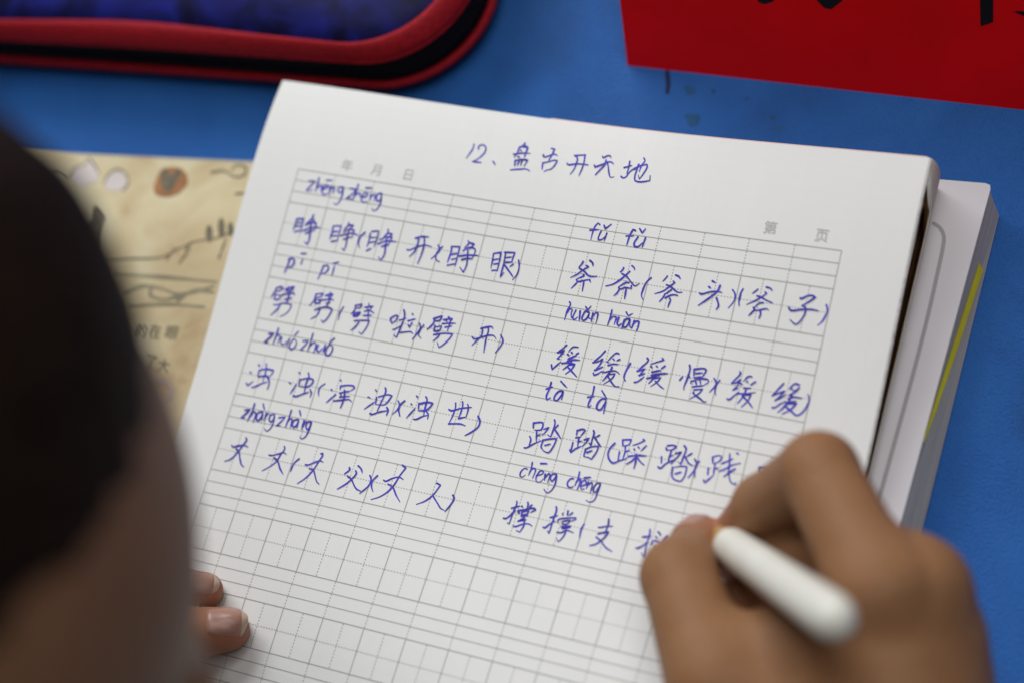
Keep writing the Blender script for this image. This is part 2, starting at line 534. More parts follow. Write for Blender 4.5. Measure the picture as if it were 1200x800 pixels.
flat_poly('printed_sun', [blob(ILL['sun'], 0.56)], M['sun_orange'], 0.007)
flat_poly('printed_cloud', ILL['clouds'], M['cloud_white'], 0.008)
for pol in ILL['dark']:
    flat_poly('printed_figure', [pol], M['brush_grey'], 0.011)
br = Mesh()
for k, pl in enumerate(ILL['lines']):
    ribbon(br, smooth_path(pl, 0.1), 0.05, lz, 0.013 + 0.0007 * k, 0.7, 0.3)
link('printed_brush_line', br.v, br.f, M['brush_grey'], left_page)
br = Mesh()
for k, pl in enumerate(ILL['faint']):
    ribbon(br, smooth_path(pl, 0.1), 0.10, lz, 0.010 + 0.0007 * k, 0.7, 0.3)
link('printed_hills', br.v, br.f, M['brush_faint'], left_page)
br = Mesh()
ribbon(br, smooth_path(ILL['ring'], 0.1), 0.07, lz, 0.012, 1.0)
link('printed_ring', br.v, br.f, M['purple_ring'], left_page)
for t_, (x, y) in ILL['text']:
    a = R(4.5)
    tx = Mesh()
    text_mesh(tx, t_, 0.46, lambda u, q: (x + u * math.cos(a) - (q - 0.17) * math.sin(a), y + u * math.sin(a) + (q - 0.17) * math.cos(a), lz(x, y) + 0.015))
    link('printed_text', tx.v, tx.f, M['text_grey'], left_page)

# ---------------------------------------------------------------- exercise book
CZ = [0.1037, -0.12806, 0.7346, 0.05018, 0.27314, 0.19045, -0.03948, -0.1253, -0.35]
XL, XR, YT, YB = -1.50, 17.25, 2.68, -23.4


def zpage(x, y):
    u = (min(max(x, -1.6), 17.4) / 1.2 - 6.5) / 6.5
    t = (min(max(y, -14.0), 2.8) / 1.2 + 5) / 6.0
    z = CZ[0] * u * u + CZ[1] * u * t + CZ[2] * t * t + CZ[3] * u ** 3 + CZ[4] * u * u * t + CZ[5] * u * t * t + CZ[6] * t ** 3 + CZ[7] * u ** 4 + CZ[8] * t ** 4
    return 1.9 + 1.2 * z


def under(x, y):
    s = min(1, max(0, (x + 0.2) / 3.0))
    s = s * s * (3 - 2 * s)
    return left_z(x, y) * (1 - s) + RT * s


EB = thing('exercise_book', 'white exercise book folded open at a page of blue handwritten Chinese characters', 'exercise book', (8, -10, 1.3))
top_t = 0.10
v, f = slab_grid(XL, XR, YB, YT, 60, 70, zpage, lambda x, y: zpage(x, y) - 0.012)
page = link('page', v, f, M['paper'], EB, False)
v, f = slab_grid(XL + 0.02, XR + 0.05, YB, YT - 0.015, 30, 30, lambda x, y: zpage(x, y) - 0.02, lambda x, y: zpage(x, y) - 0.02 - 0.13)
link('page_stack', v, f, M['paper_edge'], EB)
v, f = slab_grid(XL + 0.05, XR - 0.36, YB + 0.02, YT - 0.05, 30, 30, lambda x, y: zpage(x, y) - 0.16,
                 lambda x, y: max(under(x, y) + 0.10, zpage(x, y) - 0.50))
link('page_stack', v, f, M['paper_edge'], EB)
# pale pink cover, showing as a thin rim beyond the top edge
v, f = slab_grid(6.8, XR - 0.1, YB, YT + 0.10, 20, 20, lambda x, y: zpage(x, y) - 0.10 - 0.05 * max(0, (y - 2)), lambda x, y: zpage(x, y) - 0.145 - 0.05 * max(0, (y - 2)))
link('cover', v, f, M['pink_cover'], EB)
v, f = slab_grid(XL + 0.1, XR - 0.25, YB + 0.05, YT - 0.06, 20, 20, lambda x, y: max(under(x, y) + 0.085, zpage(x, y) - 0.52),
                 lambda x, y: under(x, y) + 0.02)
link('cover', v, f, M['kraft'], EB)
# sheets turned back round the fold: each bows outwards and meets the page at the top corner
for k in range(4):
    V, F = [], []
    ny, nc = 50, 16
    for j in range(ny):
        s = j / (ny - 1)
        y = YT + 0.03 - 0.04 * k + (YB - YT) * s
        op = min(1.0, max(0.0, (s - 0.006 * (k + 1)) / 0.035))
        op = op * op * (3 - 2 * op)
        amax = math.pi / 2 * (1 - op) + R(6 - 12 * k) * op
        zt = zpage(XR, y) - 0.03 - 0.02 * k
        zb = RT + 0.03 + 0.02 * k
        out = 0.20 - 0.025 * k - 0.08 * min(1, max(0, (s - 0.08) / 0.22))
        for i in range(nc):
            a = -math.pi / 2 + (amax + math.pi / 2) * i / (nc - 1)
            V.append((XR - 0.12 + (out + 0.12) * max(0.0, math.cos(a)) ** 0.7, y, (zt + zb) / 2 + (zt - zb) / 2 * math.sin(a)))
    for j in range(ny - 1):
        for i in range(nc - 1):
            q = j * nc + i
            F.append((q, q + 1, q + nc + 1, q + nc))
    o = link('folded_sheet', V, F, (M['cream_sheet'], M['paper'], M['kraft'], M['shaded_kraft'])[k], EB, True)  # innermost sheet is coloured darker to deepen the shade inside the gap
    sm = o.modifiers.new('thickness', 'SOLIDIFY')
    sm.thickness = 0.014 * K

# printed grid: pinyin rows and writing squares
A, CC = 0.33, 1.2
ROW = 3 * A + CC
gm = Mesh()
LW = 0.024


def gline(x0, y0, x1, y1, wd=LW, lift=0.004):
    n = max(2, int(math.hypot(x1 - x0, y1 - y0) / 0.5))
    pts = [np.array([x0 + (x1 - x0) * i / n, y0 + (y1 - y0) * i / n]) for i in range(n + 1)]
    d = np.array([x1 - x0, y1 - y0]) / math.hypot(x1 - x0, y1 - y0)
    nn = np.array([-d[1], d[0]]) * wd / 2
    V, F = [], []
    for p in pts:
        for q in (p + nn, p - nn):
            V.append((q[0], q[1], zpage(q[0], q[1]) + lift))
    F = [(2 * i, 2 * i + 1, 2 * i + 3, 2 * i + 2) for i in range(n)]
    gm.add(V, F)


def dashed(x0, y0, x1, y1, wd=LW, pitch=0.080, duty=0.5):
    L = math.hypot(x1 - x0, y1 - y0)
    n = int(L / pitch)
    dx, dy = (x1 - x0) / L, (y1 - y0) / L
    for i in range(n):
        t0 = (i + 0.2) * L / n
        t1 = t0 + duty * L / n
        gdash(x0 + dx * t0, y0 + dy * t0, x0 + dx * t1, y0 + dy * t1, wd)


def gdash(x0, y0, x1, y1, wd):
    L = math.hypot(x1 - x0, y1 - y0)
    nx, ny = -(y1 - y0) / L * wd / 2, (x1 - x0) / L * wd / 2
    V = [(x0 + nx, y0 + ny), (x0 - nx, y0 - ny), (x1 - nx, y1 - ny), (x1 + nx, y1 + ny)]
    gm.add([(x, y, zpage(x, y) + 0.004) for x, y in V], [(0, 1, 2, 3)])


NR, W13 = 10, 13 * CC
for r in range(NR):
    y0 = -r * ROW
    for k in range(4):
        gline(0, y0 - k * A, W13, y0 - k * A, LW * (1.15 if k in (0, 3) else 1), 0.0045)
    gline(0, y0, 0, y0 - ROW, LW, 0.0052)
    gline(W13, y0, W13, y0 - ROW, LW, 0.0052)
    for c in range(1, 13):
        dashed(c * CC, y0, c * CC, y0 - 3 * A, LW * 1.1)
        gline(c * CC, y0 - 3 * A, c * CC, y0 - ROW, LW, 0.0052)
    for c in range(13):
        dashed(c * CC + CC / 2, y0 - 3 * A, c * CC + CC / 2, y0 - ROW, LW * 1.05)
    for c in range(13):
        dashed(c * CC, y0 - 3 * A - CC / 2, (c + 1) * CC, y0 - 3 * A - CC / 2, LW * 1.05)
gline(0, -NR * ROW, W13, -NR * ROW, LW, 0.0045)
link('printed_grid', gm.v, gm.f, M['grid_print'], page)
for t_, (x, y), rot_ in [('年', (1.44, 0.34), 0), ('月', (2.37, 0.35), 0), ('日', (3.33, 0.36), 0), ('第', (13.67, 0.36), 0), ('页', (15.02, 0.33), 0)]:
    hm = Mesh()
    text_mesh(hm, t_, 0.37, lambda u, q: (x + u, y + q - 0.14, zpage(x + u, y + q) + 0.005))
    link('printed_heading', hm.v, hm.f, M['light_print'], page)

# handwriting in blue ball-point, in page coordinates (cm from the corner of the grid)
INK = {'title':
'494,156,495,144,485,111;511,144,510,153,517,158,527,156,532,148,532,136,521,117,506,104;506,104,531,105;564,114,573,105;638,183,635,175,626,165;635,175,649,171,649,155,649,139;626,165,628,169,651,170;625,164,626,151,620,136;615,144,639,151,662,154;631,160,636,156;630,139,636,137;626,126,629,110;626,126,640,131,661,133,656,113;638,128,636,113;645,132,646,114;621,97,646,103,665,106,676,102;716,178,728,177;726,177,725,161,720,141;700,155,704,149,716,154,731,162,740,159;706,129,709,112;705,131,721,137,736,144,744,144,742,132,734,117,721,111,716,106;788,166,798,168,819,173;788,166,798,160,800,141,798,125,792,110;817,171,820,151,820,131,817,109;774,140,777,137,799,142,823,144,834,144;867,174,870,170,880,178,888,179,891,173;851,146,855,140,873,151,885,159,894,162,903,157;880,165,880,152,872,136,862,118;885,159,892,144,899,127,906,117,915,120;946,171,948,154,948,133;936,150,943,153,955,159;934,124,940,120,947,123,954,139,965,152,979,163;964,148,978,160,995,168,998,162,993,139,986,122,980,134;973,165,972,147,972,127,976,117,990,115,1016,122,1013,137;982,185,987,178,982,163,980,143',
'blurL':
'43,-30,62,-27,53,-43,42,-59,54,-57,62,-53;71,-16,72,-32,72,-58;73,-48,81,-39,88,-40,88,-53;92,-48,102,-42,108,-38,99,-33,92,-41,92,-55,100,-62,110,-58;95,-20,114,-17;114,-36,115,-59;114,-46,120,-38,127,-39,127,-54;153,-32,141,-34,139,-45,146,-50,152,-43,153,-32,156,-60,152,-77,145,-85,138,-82;174,-32,194,-32,187,-45,170,-63,179,-61,190,-62;195,-17,195,-33,191,-65;193,-51,201,-42,209,-42,209,-51;216,-53,230,-45,232,-39,222,-37,216,-48,217,-60,225,-65,237,-60;220,-23,240,-20;241,-39,243,-57;241,-49,249,-39,254,-39,256,-58;270,-31,262,-34,259,-46,266,-57,273,-49,271,-31,276,-58,271,-78,261,-85,255,-77;39,-143,39,-154,37,-178;39,-144,60,-140,60,-154,61,-181;39,-154,58,-152;40,-165,58,-163;44,-182,49,-178,58,-176;87,-125,84,-138,71,-154;81,-139,95,-139,88,-152;71,-156,87,-148,102,-146,102,-167;68,-175,88,-163,116,-157;79,-181,91,-172,102,-167;86,-147,90,-169,94,-196,92,-211,82,-204;156,-147,157,-163,156,-185;156,-146,179,-142,179,-157,180,-184;159,-163,177,-159;159,-175,178,-171;163,-191,181,-184;199,-130,200,-136,190,-152;200,-136,215,-135,206,-148;192,-158,205,-148,221,-148,221,-170;185,-170,204,-162,221,-157,236,-161;197,-179,207,-173,220,-168;206,-148,206,-170,209,-195,207,-210,199,-204;255,-149,246,-161,243,-179,250,-194;51,-259,50,-278,46,-301;48,-262,55,-257,66,-260,66,-275,56,-284,49,-284;82,-239,98,-236;91,-255,89,-270;159,-261,157,-280,153,-302;158,-263,171,-259,176,-267,170,-280,160,-286;186,-251,202,-244;192,-258,192,-271,191,-286;34,-347,49,-341,55,-346,42,-355,35,-356;34,-347,33,-357,25,-375;37,-364,37,-379,49,-378,56,-365,40,-365;72,-337,68,-347;64,-345,88,-334,79,-349;66,-351,88,-344;58,-363,78,-356,93,-353,96,-357;70,-374,91,-367;79,-349,79,-365,79,-385;39,-394,46,-394,71,-385,94,-385,94,-397,83,-415,69,-424;60,-391,56,-403,40,-425;159,-344,181,-338,176,-349,161,-352;160,-344,159,-362,150,-379;163,-357,164,-370,177,-366,180,-357,164,-358;175,-360,189,-355;201,-332,202,-341;190,-343,210,-334;195,-339,203,-348;209,-337,205,-347;189,-356,204,-351,218,-351;198,-365,209,-360;204,-348,204,-361,201,-374;169,-388,181,-382,202,-374,221,-377,218,-391,211,-409,203,-418,197,-412;184,-383,181,-400,165,-415;252,-365,246,-383,247,-403',
'left':
'271,-149,273,-166,272,-188;274,-143,294,-138,295,-158,293,-185;276,-161,292,-157;276,-175,293,-169;274,-199,286,-190;320,-129,322,-138,313,-152;322,-140,336,-140,329,-152;305,-162,321,-151,338,-149,332,-176;301,-175,322,-163,353,-159;315,-180,325,-174,332,-171;324,-155,326,-177,329,-201,323,-219,314,-210;406,-140,422,-133,443,-130;415,-140,417,-154,414,-177,403,-194;432,-136,436,-154,436,-181,432,-209;391,-176,396,-176,418,-163,441,-154,459,-156;476,-148,485,-160,479,-173,467,-189;490,-150,482,-163,477,-178,483,-190,493,-193;516,-145,518,-157,516,-191;519,-145,539,-142,540,-168,540,-196;521,-167,538,-162;526,-181,538,-175;518,-199,540,-190;558,-122,562,-126,553,-143;562,-126,578,-128,568,-144;551,-152,564,-140,581,-140,585,-143,583,-169;545,-168,565,-162,597,-157;554,-177,568,-171,583,-169;564,-146,569,-167,572,-191,568,-210,555,-198;639,-146,641,-160,642,-185;640,-144,659,-138,661,-159,662,-190;644,-162,658,-156;648,-173,660,-169;647,-191,661,-188;669,-136,698,-132,696,-152,696,-158;672,-135,675,-162,675,-191,675,-206,682,-191;673,-151,693,-145;676,-164,697,-159;702,-164,694,-173;679,-171,693,-183,710,-198;714,-151,720,-168,720,-190,711,-207;285,-355,304,-348,303,-357,288,-362;287,-355,287,-369,280,-381;287,-375,288,-386,302,-381,306,-370,289,-375;289,-381,304,-375;323,-343,326,-348;314,-355,338,-347;320,-353,324,-358;334,-351,332,-357;316,-366,330,-361,346,-366;318,-378,340,-373;327,-359,334,-387;294,-397,316,-392,338,-388,336,-406,327,-430,317,-425;309,-399,303,-413,292,-425;397,-372,405,-385;397,-372,412,-360,417,-361,414,-375,405,-385;429,-342,435,-354,434,-389,429,-420,420,-414;424,-372,442,-363;413,-401,423,-395,437,-381;456,-348,460,-351;449,-369,469,-360;453,-380,459,-386;462,-372,458,-387;436,-405,452,-400,466,-397,473,-401;484,-370,490,-381,487,-393,476,-416;497,-372,491,-388,489,-400,499,-409;520,-350,542,-338,539,-351,522,-356;523,-349,523,-362,510,-383;529,-367,530,-383,545,-379,548,-365,532,-371;560,-338,566,-340;549,-348,572,-340;554,-345,561,-353;572,-341,567,-353;548,-359,564,-355,585,-351;558,-367,577,-360;569,-353,568,-376;532,-393,559,-384,585,-381,579,-396,566,-415,557,-424,548,-411;549,-390,544,-400,535,-410;659,-352,673,-346,689,-342,692,-346;665,-355,666,-370,657,-386,647,-401;680,-348,682,-357,681,-372,685,-414;642,-379,647,-383,667,-375,686,-366,701,-365,709,-372;719,-359,729,-373,727,-387,717,-409;50,-477,65,-474,56,-488,43,-503,55,-501;75,-456,75,-477,72,-502;73,-486,80,-475,86,-477,86,-499;93,-479,95,-496,104,-499,111,-488;117,-480,114,-503;131,-477,125,-488,124,-503,132,-509,141,-500,141,-483,132,-477;138,-456,129,-470;160,-479,176,-475,171,-488,159,-505,170,-503;184,-453,184,-476,183,-505;185,-488,194,-477,201,-479,202,-506;209,-481,209,-496,217,-499,224,-488;230,-477,229,-499;242,-474,236,-486,238,-502,247,-505,254,-495,252,-477,242,-474;251,-455,240,-470;47,-567,52,-569;27,-591,32,-593;25,-623,32,-629,44,-615;53,-580,55,-597,60,-601;54,-581,73,-574,97,-574,97,-580,90,-594;56,-599,74,-594,86,-592;69,-560,74,-576,74,-609;47,-632,58,-627,76,-614,88,-609;76,-591,89,-599,96,-612,96,-629;176,-566,180,-568;156,-599,163,-601;178,-601,169,-629;185,-583,187,-603;186,-585,205,-578,224,-578,226,-583,215,-600,189,-603;204,-562,209,-570,207,-592,210,-619;180,-632,187,-633,207,-622,223,-614;224,-606,231,-615,231,-627;262,-583,251,-596,251,-609,256,-619;304,-564,308,-567;286,-595,291,-597;303,-606,283,-633;310,-579,311,-590;311,-580,336,-573,349,-574,352,-578,343,-587;324,-589,329,-593,312,-600;329,-593,341,-589;317,-611,331,-606,345,-603;303,-624,324,-618,348,-612,355,-616;328,-596,331,-613,329,-640;318,-599,319,-609;414,-571,418,-575;398,-594,407,-597;419,-606,398,-629;423,-591,425,-609;428,-588,453,-577,465,-578,452,-605,425,-610;439,-560,443,-567,440,-599,436,-628;418,-637,422,-639,442,-629,464,-620;460,-612,466,-618,466,-633;486,-588,493,-596,492,-611,482,-627;505,-584,496,-598,496,-612,504,-628;534,-565,539,-569;525,-589,529,-591;539,-600,524,-629;546,-583,550,-600;547,-585,569,-576,585,-575,580,-588,571,-598,550,-603;560,-562,565,-567,567,-591,569,-612;545,-628,551,-628,567,-616,580,-610;574,-601,581,-607,583,-620;634,-583,640,-585,665,-574,694,-565;647,-562,650,-572,649,-601,645,-620;645,-621,659,-618,678,-615,692,-617;665,-555,668,-563,669,-585,667,-603;667,-602,685,-594;681,-559,685,-565,687,-594;719,-585,728,-597,728,-612,716,-628,699,-643;47,-698,62,-694,55,-706,42,-721,54,-719;71,-675,71,-698,65,-727;70,-711,76,-697,83,-699,84,-727;103,-693,91,-697,90,-715,98,-720,104,-710,105,-694,109,-716;97,-671,107,-687;115,-694,116,-717;116,-708,120,-694,128,-697;141,-693,131,-697,130,-710,138,-717,143,-708,142,-693,146,-719,141,-737,132,-743,125,-737;158,-700,176,-694,169,-708,157,-724,170,-720;188,-673,188,-694,186,-723;187,-707,193,-696,199,-696,201,-719;217,-694,206,-698,204,-712,212,-718,218,-708,219,-693,221,-718;213,-669,221,-683;235,-693,236,-719;236,-710,241,-695,246,-697;256,-693,248,-695,246,-708,253,-717,258,-708,258,-693,258,-718,254,-736,245,-744,238,-739;42,-801,46,-804,66,-797,83,-794,93,-796;78,-773,82,-776,76,-794,66,-818,53,-838,36,-848;59,-808,70,-815,82,-835,93,-849,101,-852;165,-806,172,-806,193,-797,207,-791,216,-795;201,-774,205,-778,199,-798,193,-819,180,-835,160,-852;183,-811,195,-816,210,-835,225,-849;257,-799,247,-813,244,-838;281,-811,289,-810,306,-799,322,-792,330,-794;315,-773,320,-770,322,-777,318,-789,310,-817,296,-844,276,-866;296,-819,308,-820,320,-835,331,-850,339,-854;409,-793,412,-797,401,-813;432,-783,443,-789,450,-799;430,-798,434,-803,426,-823,414,-839,395,-857;411,-816,426,-823,439,-837,449,-845,463,-848;474,-802,481,-811,480,-828,462,-855;495,-798,486,-815,488,-829,497,-842;516,-806,521,-808,539,-796,556,-789,569,-793;554,-756,566,-761,557,-783,548,-815,537,-835,520,-852,499,-864;532,-814,546,-818,563,-837,580,-853;663,-783,675,-786,664,-815,649,-835,627,-850;666,-820,683,-835,696,-846,707,-849;717,-805,723,-812,720,-829,710,-852',
'right':
